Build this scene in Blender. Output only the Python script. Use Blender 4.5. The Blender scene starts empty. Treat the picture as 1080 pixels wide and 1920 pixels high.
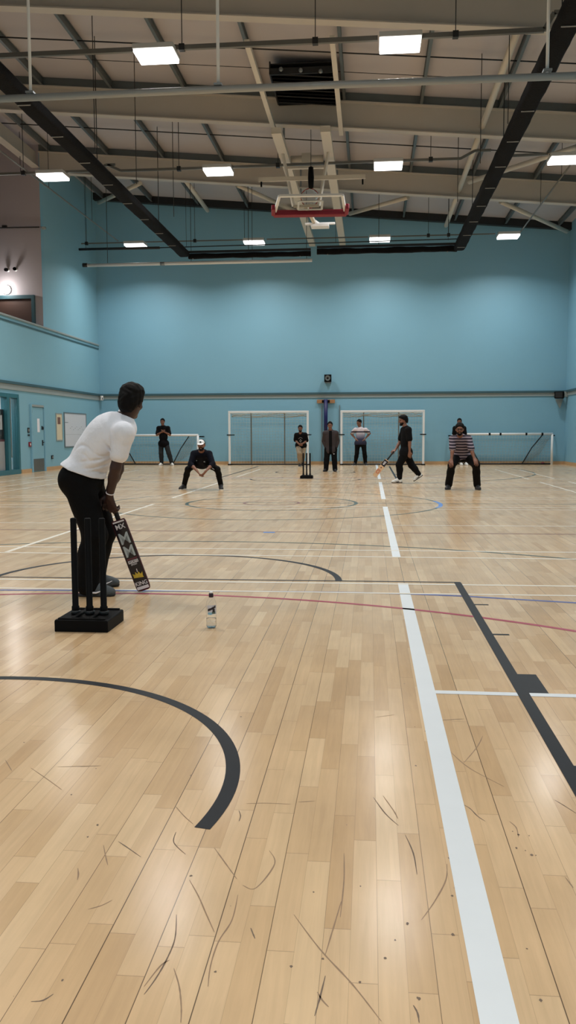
import bpy, bmesh, math, random
import numpy as np
from mathutils import Vector, Matrix

random.seed(7)
rng = np.random.default_rng(7)
SC = bpy.context.scene
COL = SC.collection
PI = math.pi

# ------------------------------------------------------------------ camera
FPX = 1601.17
PITCH, YAW, ROLL, CAMH = 0.0913371, 0.0955340, -0.0034270, 1.2
_fw = np.array([-math.sin(YAW)*math.cos(PITCH), math.cos(YAW)*math.cos(PITCH), -math.sin(PITCH)])
_rt = np.array([math.cos(YAW), math.sin(YAW), 0.0])
_up = np.cross(_rt, _fw)
_c, _s = math.cos(ROLL), math.sin(ROLL)
_rt, _up = _c*_rt + _s*_up, -_s*_rt + _c*_up
CAM = np.array([0, 0, CAMH])
cam_data = bpy.data.cameras.new('camera')
cam = bpy.data.objects.new('camera', cam_data)
COL.objects.link(cam)
cam_data.sensor_fit = 'VERTICAL'
cam_data.sensor_height = 36.0
cam_data.lens = 36.0*FPX/1920.0
cam_data.clip_start = 0.05
cam_data.clip_end = 200
M = Matrix.Identity(4)
for i in range(3):
    M[i][0], M[i][1], M[i][2], M[i][3] = _rt[i], _up[i], -_fw[i], CAM[i]
cam.matrix_world = M
SC.camera = cam

# ------------------------------------------------------------------ world, colour management
SC.view_settings.view_transform = 'Standard'
SC.view_settings.look = 'None'
SC.view_settings.gamma = 1.0
SC.view_settings.use_curve_mapping = False
SC.view_settings.exposure = 0.0
world = bpy.data.worlds.new('world')
SC.world = world
world.use_nodes = True
world.node_tree.nodes['Background'].inputs[0].default_value = (0.6, 0.7, 0.8, 1)
world.node_tree.nodes['Background'].inputs[1].default_value = 0.02
LAMP_W = 118.0           # watts of each hall lamp
LAMP_RGB = (1.0, 0.975, 0.94)
LAMP_GLOW = 5.0
cy = SC.cycles
cy.max_bounces = 8
cy.diffuse_bounces = 5
cy.glossy_bounces = 4
cy.transmission_bounces = 8
cy.transparent_max_bounces = 8
cy.sample_clamp_indirect = 6.0
cy.use_denoising = True
try:
    cy.use_light_tree = True
except Exception:
    pass

# ------------------------------------------------------------------ pixel -> place
def ray(x, y):
    return _fw*FPX + _rt*(x-540) - _up*(y-960)
def on_floor(x, y, z=0.0):
    d = ray(x, y); return CAM + d*((z-CAMH)/d[2])
def on_y(x, y, Y):
    d = ray(x, y); return CAM + d*(Y/d[1])
def on_x(x, y, X):
    d = ray(x, y); return CAM + d*(X/d[0])

XL, XR, YB, YN = -10.77, 7.40, 33.55, -4.5      # hall: left, right, far, near
RS = 0.088                                        # roof falls to the right
def roof(x, z0):
    return z0 - RS*x

# ------------------------------------------------------------------ mesh helpers
def link(o, parent=None):
    COL.objects.link(o)
    if parent is not None:
        o.parent = parent
    return o

def tag(o, label=None, cat=None, group=None, kind=None):
    if label: o['label'] = label
    if cat: o['category'] = cat
    if group: o['group'] = group
    if kind: o['kind'] = kind
    return o

def thing(name, loc, label, cat, group=None):
    o = bpy.data.objects.new(name, None)
    o.empty_display_size = 0.1
    o.location = Vector([float(v) for v in loc])
    COL.objects.link(o)
    return tag(o, label, cat, group)

class MB:
    """collects shapes in world coordinates; build() links one mesh object"""
    def __init__(self):
        self.v = []; self.f = []; self.sm = []
    def add(self, vs, fs, smooth=False):
        b = len(self.v)
        self.v.extend([tuple(float(c) for c in p) for p in vs])
        for f in fs:
            self.f.append(tuple(b+i for i in f)); self.sm.append(smooth)
        return self
    def box(self, x0, y0, z0, x1, y1, z1):
        vs = [(x, y, z) for z in (z0, z1) for y in (y0, y1) for x in (x0, x1)]
        return self.add(vs, [(0,2,3,1),(4,5,7,6),(0,1,5,4),(2,6,7,3),(0,4,6,2),(1,3,7,5)])
    def obox(self, c, ax, ay, az, hx, hy, hz):
        c = np.array(c, float); ax = np.array(ax, float); ay = np.array(ay, float); az = np.array(az, float)
        vs = [c+ax*hx*i+ay*hy*j+az*hz*k for k in (-1,1) for j in (-1,1) for i in (-1,1)]
        return self.add(vs, [(0,2,3,1),(4,5,7,6),(0,1,5,4),(2,6,7,3),(0,4,6,2),(1,3,7,5)])
    def bar(self, a, b, w, h, up=(0,0,1)):
        a = np.array(a, float); b = np.array(b, float)
        d = b-a; L = np.linalg.norm(d); d = d/L
        s = np.cross(d, np.array(up, float))
        if np.linalg.norm(s) < 1e-4: s = np.cross(d, (1,0,0))
        s /= np.linalg.norm(s); u = np.cross(s, d)
        return self.obox((a+b)/2, d, s, u, L/2, w/2, h/2)
    def tube(self, pts, r, n=10, caps=True, radii=None):
        pts = [np.array(p, float) for p in pts]
        rings = []
        prev = None
        for i, p in enumerate(pts):
            d = pts[min(i+1, len(pts)-1)]-pts[max(i-1, 0)]
            d = d/(np.linalg.norm(d)+1e-12)
            if prev is None:
                s = np.cross(d, (0,0,1.0))
                if np.linalg.norm(s) < 1e-3: s = np.cross(d, (1.0,0,0))
            else:
                s = prev - d*np.dot(prev, d)
            s /= np.linalg.norm(s); prev = s
            u = np.cross(d, s)
            rr = radii[i] if radii is not None else r
            rings.append([p+rr*(math.cos(2*PI*k/n)*s+math.sin(2*PI*k/n)*u) for k in range(n)])
        vs = [q for R in rings for q in R]
        fs = []
        for i in range(len(rings)-1):
            for k in range(n):
                a, b = i*n+k, i*n+(k+1) % n
                fs.append((a, b, b+n, a+n))
        self.add(vs, fs, True)
        if caps:
            b0 = len(self.v)-len(vs)
            self.f.append(tuple(b0+k for k in range(n))[::-1]); self.sm.append(False)
            self.f.append(tuple(b0+(len(rings)-1)*n+k for k in range(n))); self.sm.append(False)
        return self
    def lathe(self, prof, c, n=24, ax=(0,0,1)):
        c = np.array(c, float); ax = np.array(ax, float); ax /= np.linalg.norm(ax)
        s = np.cross(ax, (0,1.0,0))
        if np.linalg.norm(s) < 1e-3: s = np.cross(ax, (1.0,0,0))
        s /= np.linalg.norm(s); u = np.cross(ax, s)
        vs = []; fs = []
        for r, z in prof:
            for k in range(n):
                a = 2*PI*k/n
                vs.append(c+ax*z+r*(math.cos(a)*s+math.sin(a)*u))
        for i in range(len(prof)-1):
            for k in range(n):
                a, b = i*n+k, i*n+(k+1) % n
                fs.append((a, b, b+n, a+n))
        self.add(vs, fs, True)
        return self
    def strip(self, pts, w, z, closed=False):
        """flat ribbon on the floor"""
        P = np.array(pts, float)[:, :2]; n = len(P)
        ws = w if hasattr(w, '__len__') else [w]*n
        vs = []
        for i in range(n):
            a = P[(i-1) % n] if (closed or i > 0) else P[i]
            b = P[(i+1) % n] if (closed or i < n-1) else P[i]
            d = b-a; d /= np.linalg.norm(d)+1e-12
            nn = np.array([-d[1], d[0]])
            for s in (1, -1):
                q = P[i]+nn*s*ws[i]/2
                vs.append((q[0], q[1], z))
        fs = []
        for i in range(n if closed else n-1):
            j = (i+1) % n
            fs.append((2*i, 2*i+1, 2*j+1, 2*j))
        return self.add(vs, fs)
    def build(self, name, mat, parent=None, bevel=0.0, smooth=None):
        me = bpy.data.meshes.new(name)
        o = bpy.data.objects.new(name, me)
        off = Vector((0, 0, 0))
        q = parent
        while q is not None:
            off += q.location; q = q.parent
        if parent is None:
            P = np.array(self.v)
        vs = [(v[0]-off[0], v[1]-off[1], v[2]-off[2]) for v in self.v]
        me.from_pydata(vs, [], self.f)
        me.polygons.foreach_set('use_smooth', [bool(s) if smooth is None else smooth for s in self.sm])
        me.materials.append(mat)
        bm = bmesh.new(); bm.from_mesh(me)
        bmesh.ops.recalc_face_normals(bm, faces=bm.faces)
        bm.to_mesh(me); bm.free()
        me.update()
        link(o, parent)
        if bevel:
            m = o.modifiers.new('bevel', 'BEVEL'); m.width = bevel; m.segments = 2; m.limit_method = 'ANGLE'
        return o

def flat_poly(mb, P, nrm, t):
    """extrude a planar polygon (world points) by t along nrm"""
    P = [np.array(p, float) for p in P]; nrm = np.array(nrm, float)
    n = len(P)
    vs = P+[p+nrm*t for p in P]
    fs = [tuple(range(n))[::-1], tuple(range(n, 2*n))]
    for i in range(n):
        j = (i+1) % n
        fs.append((i, j, j+n, i+n))
    mb.add(vs, fs)

def lettering(name, txt, size, origin, ax, ay, az, mat, parent, thick=0.0006, align='CENTER', shear=0.0, squash=1.0):
    cu = bpy.data.curves.new(name, 'FONT')
    cu.body = txt; cu.size = size; cu.align_x = align; cu.align_y = 'CENTER'; cu.extrude = thick; cu.shear = shear
    cu.offset = size*0.012
    t = bpy.data.objects.new(name, cu); COL.objects.link(t)
    dg = bpy.context.evaluated_depsgraph_get()
    me = bpy.data.meshes.new_from_object(t.evaluated_get(dg))
    bpy.data.objects.remove(t); bpy.data.curves.remove(cu)
    me.name = name
    off = Vector((0, 0, 0)); q = parent
    while q is not None:
        off += q.location; q = q.parent
    ax, ay, az, origin = [np.array(k, float) for k in (ax, ay, az, origin)]
    for v in me.vertices:
        w = origin+ax*v.co.x*squash+ay*v.co.y+az*v.co.z
        v.co = Vector([float(c) for c in w])-off
    me.materials.clear(); me.materials.append(mat)
    return link(bpy.data.objects.new(name, me), parent)

# ------------------------------------------------------------------ materials
def lin(r, g, b):
    f = lambda c: (c/255/12.92) if c/255 <= 0.04045 else ((c/255+0.055)/1.055)**2.4
    return (f(r), f(g), f(b), 1.0)

def mat(name, rgb, rough=0.6, metal=0.0, spec=0.5, bump=0.0, bscale=40.0, var=0.0, vscale=3.0, emit=None, estr=0.0, coat=0.0):
    m = bpy.data.materials.new(name); m.use_nodes = True
    nt = m.node_tree; N = nt.nodes; L = nt.links
    b = N['Principled BSDF']
    if len(rgb) == 3: rgb = (*rgb, 1.0)
    b.inputs['Base Color'].default_value = rgb
    b.inputs['Roughness'].default_value = rough
    b.inputs['Metallic'].default_value = metal
    b.inputs['Specular IOR Level'].default_value = spec
    b.inputs['Coat Weight'].default_value = coat
    tc = N.new('ShaderNodeTexCoord')
    if var > 0:
        nz = N.new('ShaderNodeTexNoise'); nz.inputs['Scale'].default_value = vscale; nz.inputs['Detail'].default_value = 4
        L.new(tc.outputs['Object'], nz.inputs['Vector'])
        mx = N.new('ShaderNodeMix'); mx.data_type = 'RGBA'
        lo = tuple(c*(1-var) for c in rgb[:3])+(1,); hi = tuple(min(1, c*(1+var)) for c in rgb[:3])+(1,)
        mx.inputs[6].default_value = lo; mx.inputs[7].default_value = hi
        L.new(nz.outputs[0], mx.inputs[0]); L.new(mx.outputs[2], b.inputs['Base Color'])
    if bump > 0:
        nb = N.new('ShaderNodeTexNoise'); nb.inputs['Scale'].default_value = bscale; nb.inputs['Detail'].default_value = 3
        L.new(tc.outputs['Object'], nb.inputs['Vector'])
        bp = N.new('ShaderNodeBump'); bp.inputs['Strength'].default_value = bump; bp.inputs['Distance'].default_value = 0.02
        L.new(nb.outputs[0], bp.inputs['Height']); L.new(bp.outputs[0], b.inputs['Normal'])
    if emit is not None:
        b.inputs['Emission Color'].default_value = (*emit[:3], 1); b.inputs['Emission Strength'].default_value = estr
    return m

MT = {}
MT['teal'] = mat('teal_wall_paint', lin(128, 178, 201), 0.55, bump=0.05, bscale=14, var=0.03, vscale=0.8)
MT['teal_low'] = mat('teal_lower_wall_paint', lin(132, 181, 200), 0.5, bump=0.04, bscale=18, var=0.03, vscale=1.2)
MT['teal_trim'] = mat('dark_teal_trim', lin(58, 92, 102), 0.5, var=0.06)
MT['teal_frame'] = mat('teal_frame_paint', lin(45, 105, 118), 0.4, var=0.05)
MT['strip'] = mat('pale_trim_strip', lin(150, 160, 160), 0.5, var=0.05)
MT['grey_wall'] = mat('grey_gallery_plaster', lin(176, 168, 172), 0.8, bump=0.05, bscale=20, var=0.03, vscale=1)
MT['tan'] = mat('tan_timber_skirting', lin(196, 160, 118), 0.45, var=0.12, vscale=4)
MT['deck'] = mat('roof_liner_sheet', lin(182, 178, 181), 0.6, var=0.04, vscale=1.5)
MT['beam'] = mat('cream_steel_paint', lin(190, 184, 174), 0.45, var=0.05, vscale=2)
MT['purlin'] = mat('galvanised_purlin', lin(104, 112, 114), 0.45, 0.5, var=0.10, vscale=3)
MT['tube'] = mat('pale_steel_tube', lin(205, 198, 184), 0.45, var=0.05)
MT['black'] = mat('matt_black_plastic', (0.003, 0.003, 0.0035), 0.6, spec=0.12, var=0.1)
MT['blacksteel'] = mat('dark_steel', (0.02, 0.022, 0.024), 0.45, 0.3, var=0.1)
MT['trunk'] = mat('grey_steel_trunking', lin(112, 112, 108), 0.45, 0.4, var=0.1)
MT['pole'] = mat('grey_painted_pole', lin(150, 155, 156), 0.45, 0.2, var=0.05)
MT['netblack'] = mat('black_net_cloth', (0.006, 0.006, 0.007), 0.9, spec=0.15, bump=0.5, bscale=30, var=0.4, vscale=12)
MT['strap'] = mat('grey_strap', lin(150, 150, 148), 0.7, var=0.05)
MT['white'] = mat('white_paint', lin(228, 232, 234), 0.4, var=0.03)
MT['whitep'] = mat('white_plastic', lin(232, 232, 232), 0.35, var=0.02)
MT['net'] = mat('white_cord_net', lin(196, 206, 204), 0.8, var=0.05)
MT['netgrey'] = mat('grey_cord_net', lin(158, 164, 158), 0.9, var=0.3, vscale=30)
MT['galv'] = mat('galvanised_steel', lin(140, 148, 152), 0.4, 0.6, var=0.08)
MT['red'] = mat('dark_red_padding', lin(130, 18, 40), 0.5, var=0.08)
MT['orange'] = mat('orange_red_steel', lin(150, 50, 40), 0.45, var=0.08)
MT['blue'] = mat('navy_blue_padding', lin(14, 20, 84), 0.45, var=0.1)
MT['wood'] = mat('varnished_wood', lin(160, 118, 82), 0.4, var=0.2, vscale=12)
MT['brownboard'] = mat('brown_door_panel', lin(92, 70, 62), 0.5, var=0.1, vscale=2)
MT['paper'] = mat('white_paper', lin(232, 234, 244), 0.8, var=0.02)
MT['board'] = mat('whiteboard_surface', lin(214, 218, 226), 0.3, var=0.02)
MT['cream'] = mat('cream_notice_card', lin(214, 205, 178), 0.7, var=0.05)
MT['brownphoto'] = mat('brown_photo_print', lin(122, 90, 80), 0.6, var=0.4, vscale=20)
MT['steelplate'] = mat('brushed_kick_plate', lin(120, 122, 120), 0.4, 0.7, var=0.08)
MT['lineW'] = mat('white_court_paint', lin(228, 234, 238), 0.35, var=0.04, vscale=6)
MT['lineWf'] = mat('cream_court_paint', lin(232, 226, 212), 0.35, var=0.05, vscale=6)
MT['lineK'] = mat('black_court_paint', lin(18, 23, 31), 0.45, spec=0.3, var=0.25, vscale=14)
MT['lineR'] = mat('red_court_paint', lin(168, 60, 84), 0.35, var=0.08, vscale=6)
MT['lineM'] = mat('brown_court_paint', lin(128, 84, 76), 0.35, var=0.08, vscale=6)
MT['lineB'] = mat('blue_court_paint', lin(84, 98, 160), 0.35, var=0.08, vscale=6)
MT['lineS'] = mat('sky_blue_court_paint', lin(96, 138, 205), 0.35, var=0.08, vscale=6)
MT['lineG'] = mat('dark_green_court_paint', lin(60, 78, 72), 0.35, var=0.12, vscale=6)
MT['scuff'] = mat('rubber_scuff', lin(150, 122, 94), 0.5, var=0.25, vscale=40)
MT['scuffdark'] = mat('dark_rubber_scuff', lin(112, 92, 74), 0.5, var=0.25, vscale=40)
MT['lampcase'] = mat('lamp_housing_white', lin(196, 198, 198), 0.4, var=0.02)
MT['lampglow'] = mat('lamp_diffuser', (0.9, 0.9, 0.9), 0.4, emit=LAMP_RGB, estr=LAMP_GLOW)
MT['bulkhead'] = mat('bulkhead_glow', (0.9, 0.9, 0.9), 0.4, emit=(1, 0.96, 0.92), estr=26.0)
MT['innerwall'] = mat('corridor_wall', lin(206, 204, 208), 0.7, var=0.03)
MT['darkpanel'] = mat('dark_notice_panel', lin(44, 40, 46), 0.5, var=0.2, vscale=6)
MT['pinkstrip'] = mat('maroon_strip', lin(120, 60, 74), 0.5, var=0.1)

def glass_mat(name, tint=(1, 1, 1), rough=0.02, ior=1.45):
    m = bpy.data.materials.new(name); m.use_nodes = True
    b = m.node_tree.nodes['Principled BSDF']
    b.inputs['Base Color'].default_value = (*tint, 1)
    b.inputs['Roughness'].default_value = rough
    b.inputs['Transmission Weight'].default_value = 1.0
    b.inputs['IOR'].default_value = ior
    tc = m.node_tree.nodes.new('ShaderNodeTexNoise'); tc.inputs['Scale'].default_value = 6
    mr = m.node_tree.nodes.new('ShaderNodeMapRange'); mr.inputs[3].default_value = rough; mr.inputs[4].default_value = rough+0.02
    m.node_tree.links.new(tc.outputs[0], mr.inputs[0]); m.node_tree.links.new(mr.outputs[0], b.inputs['Roughness'])
    return m
MT['pane'] = glass_mat('window_glass', (0.95, 0.98, 0.98), 0.01, 1.1)
MT['acrylic'] = glass_mat('clear_backboard', (0.85, 0.88, 0.88), 0.05, 1.15)
MT['bottle'] = glass_mat('clear_bottle_plastic', (0.97, 0.985, 1.0), 0.02, 1.12)
MT['water'] = glass_mat('drinking_water', (0.97, 0.99, 1.0), 0.0, 1.2)

def floor_material():
    m = bpy.data.materials.new('beech_strip_floor'); m.use_nodes = True
    nt = m.node_tree; N = nt.nodes; L = nt.links; b = N['Principled BSDF']
    def math_(op, a, c=None, d=None):
        n = N.new('ShaderNodeMath'); n.operation = op
        for i, v in enumerate((a, c, d)):
            if v is None: continue
            if isinstance(v, (int, float)): n.inputs[i].default_value = v
            else: L.new(v, n.inputs[i])
        return n.outputs[0]
    tc = N.new('ShaderNodeTexCoord'); sx = N.new('ShaderNodeSeparateXYZ'); L.new(tc.outputs['Object'], sx.inputs[0])
    X, Y = sx.outputs[0], sx.outputs[1]
    Xs = math_('ADD', X, 20.0-0.03+0.0005)
    row = math_('FLOOR', math_('DIVIDE', Xs, 0.0645))
    wn = N.new('ShaderNodeTexWhiteNoise'); wn.noise_dimensions = '1D'; L.new(row, wn.inputs['W'])
    ln = math_('MULTIPLY_ADD', wn.outputs[0], 0.35, 0.42)          # stave length per row
    Ys = math_('ADD', Y, math_('MULTIPLY_ADD', wn.outputs[0], 37.3, 30.0))
    u = math_('DIVIDE', Ys, ln)
    st = math_('FLOOR', u)
    cb = N.new('ShaderNodeCombineXYZ'); L.new(row, cb.inputs[0]); L.new(st, cb.inputs[1])
    w2 = N.new('ShaderNodeTexWhiteNoise'); w2.noise_dimensions = '2D'; L.new(cb.outputs[0], w2.inputs['Vector'])
    fr = math_('FRACT', u)
    endd = math_('MULTIPLY', math_('MINIMUM', fr, math_('SUBTRACT', 1.0, fr)), ln)
    endline = math_('LESS_THAN', endd, 0.0011)
    # board seams, every second strip
    bd = math_('DIVIDE', Xs, 0.129)
    bf = math_('FRACT', math_('ADD', bd, 0.5))
    bdist = math_('MULTIPLY', math_('ABSOLUTE', math_('SUBTRACT', bf, 0.5)), 0.129)
    bid = math_('FLOOR', math_('ADD', bd, 0.5))
    w3 = N.new('ShaderNodeTexWhiteNoise'); w3.noise_dimensions = '1D'; L.new(bid, w3.inputs['W'])
    sw = math_('MULTIPLY_ADD', math_('POWER', w3.outputs[0], 1.8), 0.0010, 0.0005)
    seam = math_('LESS_THAN', bdist, sw)
    seamk = math_('MULTIPLY', seam, math_('MULTIPLY_ADD', w3.outputs[0], 0.5, 0.42))
    rf = math_('FRACT', math_('DIVIDE', Xs, 0.0645))
    rdist = math_('MULTIPLY', math_('MINIMUM', rf, math_('SUBTRACT', 1.0, rf)), 0.0645)
    rseam = math_('MULTIPLY', math_('LESS_THAN', rdist, 0.0006), 0.22)
    # colours
    cr = N.new('ShaderNodeValToRGB'); L.new(w2.outputs[0], cr.inputs[0])
    e = cr.color_ramp.elements
    e[0].position = 0.0; e[0].color = lin(203, 169, 128)
    e[1].position = 1.0; e[1].color = lin(227, 197, 157)
    for p, c in ((0.2, (212, 179, 138)), (0.6, (217, 185, 145)), (0.88, (221, 190, 150))):
        k = cr.color_ramp.elements.new(p); k.color = lin(*c)
    # grain
    mp = N.new('ShaderNodeMapping'); mp.inputs['Scale'].default_value = (60, 3.0, 1); L.new(tc.outputs['Object'], mp.inputs[0])
    off = N.new('ShaderNodeVectorMath'); off.operation = 'ADD'; L.new(mp.outputs[0], off.inputs[0])
    sc = N.new('ShaderNodeVectorMath'); sc.operation = 'SCALE'; sc.inputs['Scale'].default_value = 50; L.new(w2.outputs[1], sc.inputs[0]); L.new(sc.outputs[0], off.inputs[1])
    gn = N.new('ShaderNodeTexNoise'); gn.inputs['Scale'].default_value = 1.0; gn.inputs['Detail'].default_value = 6; gn.inputs['Roughness'].default_value = 0.6
    gn.inputs['Distortion'].default_value = 0.6
    L.new(off.outputs[0], gn.inputs['Vector'])
    bl = N.new('ShaderNodeTexNoise'); bl.inputs['Scale'].default_value = 2.2; bl.inputs['Detail'].default_value = 5; L.new(tc.outputs['Object'], bl.inputs['Vector'])
    g = math_('MULTIPLY_ADD', gn.outputs[0], 0.30, 0.85)
    g2 = math_('MULTIPLY', g, math_('MULTIPLY_ADD', bl.outputs[0], 0.34, 0.83))
    hs = N.new('ShaderNodeVectorMath'); hs.operation = 'SCALE'; L.new(cr.outputs[0], hs.inputs[0]); L.new(g2, hs.inputs['Scale'])
    # small dents and specks
    sp = N.new('ShaderNodeTexVoronoi'); sp.inputs['Scale'].default_value = 4.5; L.new(tc.outputs['Object'], sp.inputs['Vector'])
    w4 = N.new('ShaderNodeSeparateColor'); L.new(sp.outputs['Color'], w4.inputs[0])
    speck = math_('MULTIPLY', math_('LESS_THAN', sp.outputs['Distance'], math_('MULTIPLY', w4.outputs[0], 0.018)), 0.75)
    lines = math_('MAXIMUM', math_('MAXIMUM', math_('MULTIPLY', endline, 0.38), seamk), math_('MAXIMUM', rseam, speck))
    mx = N.new('ShaderNodeMix'); mx.data_type = 'RGBA'; L.new(lines, mx.inputs[0]); L.new(hs.outputs[0], mx.inputs[6]); mx.inputs[7].default_value = lin(70, 54, 42)
    L.new(mx.outputs[2], b.inputs['Base Color'])
    rn = N.new('ShaderNodeTexNoise'); rn.inputs['Scale'].default_value = 1.3; rn.inputs['Detail'].default_value = 5; L.new(tc.outputs['Object'], rn.inputs['Vector'])
    L.new(math_('MULTIPLY_ADD', rn.outputs[0], 0.14, 0.12), b.inputs['Roughness'])
    b.inputs['Specular IOR Level'].default_value = 0.5
    bn = N.new('ShaderNodeBump'); bn.inputs['Strength'].default_value = 0.25; bn.inputs['Distance'].default_value = 0.002
    hgt = math_('SUBTRACT', math_('MULTIPLY', bl.outputs[0], 0.6), math_('MULTIPLY', lines, 0.8))
    L.new(hgt, bn.inputs['Height']); L.new(bn.outputs[0], b.inputs['Normal'])
    return m
MT['floor'] = floor_material()

# ================================================================== SETTING
ZT = 12.0
floor = MB().box(-15, YN-0.2, -0.12, XR+0.3, YB+0.3, 0.0).build('floor', MT['floor'])
tag(floor, 'pale beech strip sports floor with court markings', kind='structure')

# --- court markings: painted lines, each a part of the floor
def line(name, pts, w, m, z=0.0006):
    return MB().strip(pts, w, z).build(name, m, floor)
def arc(cx, cy, r, a0, a1, n=64):
    return [(cx+r*math.cos(math.radians(a0+(a1-a0)*i/n)), cy+r*math.sin(math.radians(a0+(a1-a0)*i/n))) for i in range(n+1)]
CX, CYM = -1.70, 14.75
mir = lambda pts: [(x, 2*CYM-y) for x, y in pts]
def both(name, pts, w, m, z=0.0006):
    line(name, pts, w, m, z); line(name, mir(pts), w, m, z)
# centre line and circles
line('court_line', [(XL+0.4, 14.88), (XR-0.4, 14.70)], 0.05, MT['lineG'], 0.0005)
MB().strip(arc(CX, CYM, 1.47, 0, 360, 96)[:-1], 0.06, 0.0008, True).build('centre_circle', MT['lineG'], floor)
MB().strip(arc(CX, CYM, 0.48, 0, 360, 48)[:-1], 0.05, 0.0008, True).build('centre_circle', MT['lineM'], floor)
MB().strip(arc(CX, CYM-0.05, 2.90, -60, 300, 120), 0.05, 0.0007).build('centre_circle', MT['lineG'], floor)
line('court_line', arc(CX, CYM-0.05, 2.90, -16, 12, 20), 0.07, MT['lineS'], 0.0009)
# long white lines
line('court_line', [(0.27, YN), (0.27, 6.84)], 0.08, MT['lineW'], 0.0010)
line('court_line', [(0.265, 8.30), (0.255, 14.1)], 0.08, MT['lineW'], 0.0010)
line('court_line', [(0.255, 15.7), (0.26, 21.2)], 0.08, MT['lineW'], 0.0010)
line('court_line', [(0.26, 22.66), (0.26, 33.3)], 0.08, MT['lineW'], 0.0010)
for a, b in ((8.39, 14.4), (15.77, 21.1), (23.6, 28.9)):
    line('court_line', [(-3.71, a), (-3.71, b)], 0.055, MT['lineWf'], 0.0010)
for x, a, b in ((-8.47, 18.6, 22.4), (-7.70, 17.0, 20.6), (-9.35, 20.2, 24.6), (4.13, 22.7, 28.8), (4.85, 23.1, 28.4), (4.15, 17.0, 21.4), (4.88, 16.0, 21.6), (-7.7, 22, 28), (-8.5, 24, 29.5)):
    line('court_line', [(x, a), (x, b)], 0.05, MT['lineWf'], 0.0010)
# lateral lines
both('court_line', [(-9.9, 6.90), (-3.11, 6.89), (0.735, 6.915)], 0.035, MT['lineK'], 0.0012)
both('court_line', [(-9.9, 6.80), (-3.07, 6.785), (6.5, 6.83)], 0.045, MT['lineWf'], 0.0011)
both('court_line', [(-9.9, 6.37), (-2.88, 6.385), (6.5, 6.42)], 0.040, MT['lineWf'], 0.0011)
both('court_line', [(-9.9, 8.80), (-3.96, 8.79), (6.5, 8.74)], 0.045, MT['lineWf'], 0.0011)
both('court_line', [(-9.9, 8.36), (-3.76, 8.34), (6.5, 8.24)], 0.045, MT['lineWf'], 0.0011)
both('court_line', [(-9.9, 10.40), (-4.67, 10.39), (6.5, 10.32)], 0.05, MT['lineM'], 0.0007)
line('court_line', [(0.26, 11.21), (6.5, 11.26)], 0.045, MT['lineWf'], 0.0011)
line('court_line', [(-9.9, 11.2), (-3.71, 11.22)], 0.045, MT['lineWf'], 0.0011)
for y in (13.66, 14.08, 15.78, 16.2):
    line('court_line', [(-9.9, y+0.06), (6.6, y-0.06)], 0.045, MT['lineWf'], 0.0011)
line('court_line', [(-9.9, 18.3), (6.6, 18.3)], 0.04, MT['lineWf'], 0.0011)
line('court_line', [(-1.17-0.12, 10.30), (-1.17+0.02, 10.30)], 0.10, MT['lineS'], 0.0012)
line('court_line', [(0.31, 3.93), (6.0, 3.86)], 0.05, MT['lineW'], 0.0013)
# arcs
near = arc(CX, 2.76, 1.23, -13.5, 193.5, 80)
both('court_arc', near, 0.052, MT['lineK'], 0.0009)
both('court_arc', arc(CX, 6.84, 1.455, 2, 178, 80), 0.055, MT['lineK'], 0.0009)
both('court_arc', arc(CX, 1.39, 4.85, 30, 150, 90), 0.045, MT['lineR'], 0.0010)
bl = [on_floor(x, y)[:2] for x, y in ((0,1106.5),(140,1107),(270,1108),(400,1108.4),(540,1109.5),(660,1111),(760,1113.5),(870,1118),(970,1124),(1080,1130.5))]
bl = [(-6.5, 5.95), (-4.6, 6.18)]+[tuple(p) for p in bl]+[(2.4, 5.78), (3.4, 5.2)]
both('court_arc', bl, 0.045, MT['lineB'], 0.0010)
both('court_arc', arc(CX, 2.80, 6.58, 20, 160, 110), 0.05, MT['lineG'], 0.0008)
line('court_arc', [tuple(on_floor(x, y)[:2]) for x, y in ((960,878),(985,882),(1000,886),(1004,889.5),(997,892.5),(985,894.5),(965,897.5),(940,899.8),(900,901.5))], 0.05, MT['lineG'], 0.0008)
# key with lane marks
both('court_line', [(0.71, 6.90), (0.715, -2.0)], 0.056, MT['lineK'], 0.0014)
both('court_line', [(-4.11, 6.90), (-4.115, -2.0)], 0.056, MT['lineK'], 0.0014)
both('lane_block', [(0.78, 4.265), (0.78, 3.94)], 0.10, MT['lineK'], 0.0008)
for y, dx in ((6.015, 0.10), (5.115, 0.10), (3.06, 0.09)):
    both('lane_mark', [(0.735, y), (0.735+dx, y)], 0.035, MT['lineK'], 0.0008)
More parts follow.
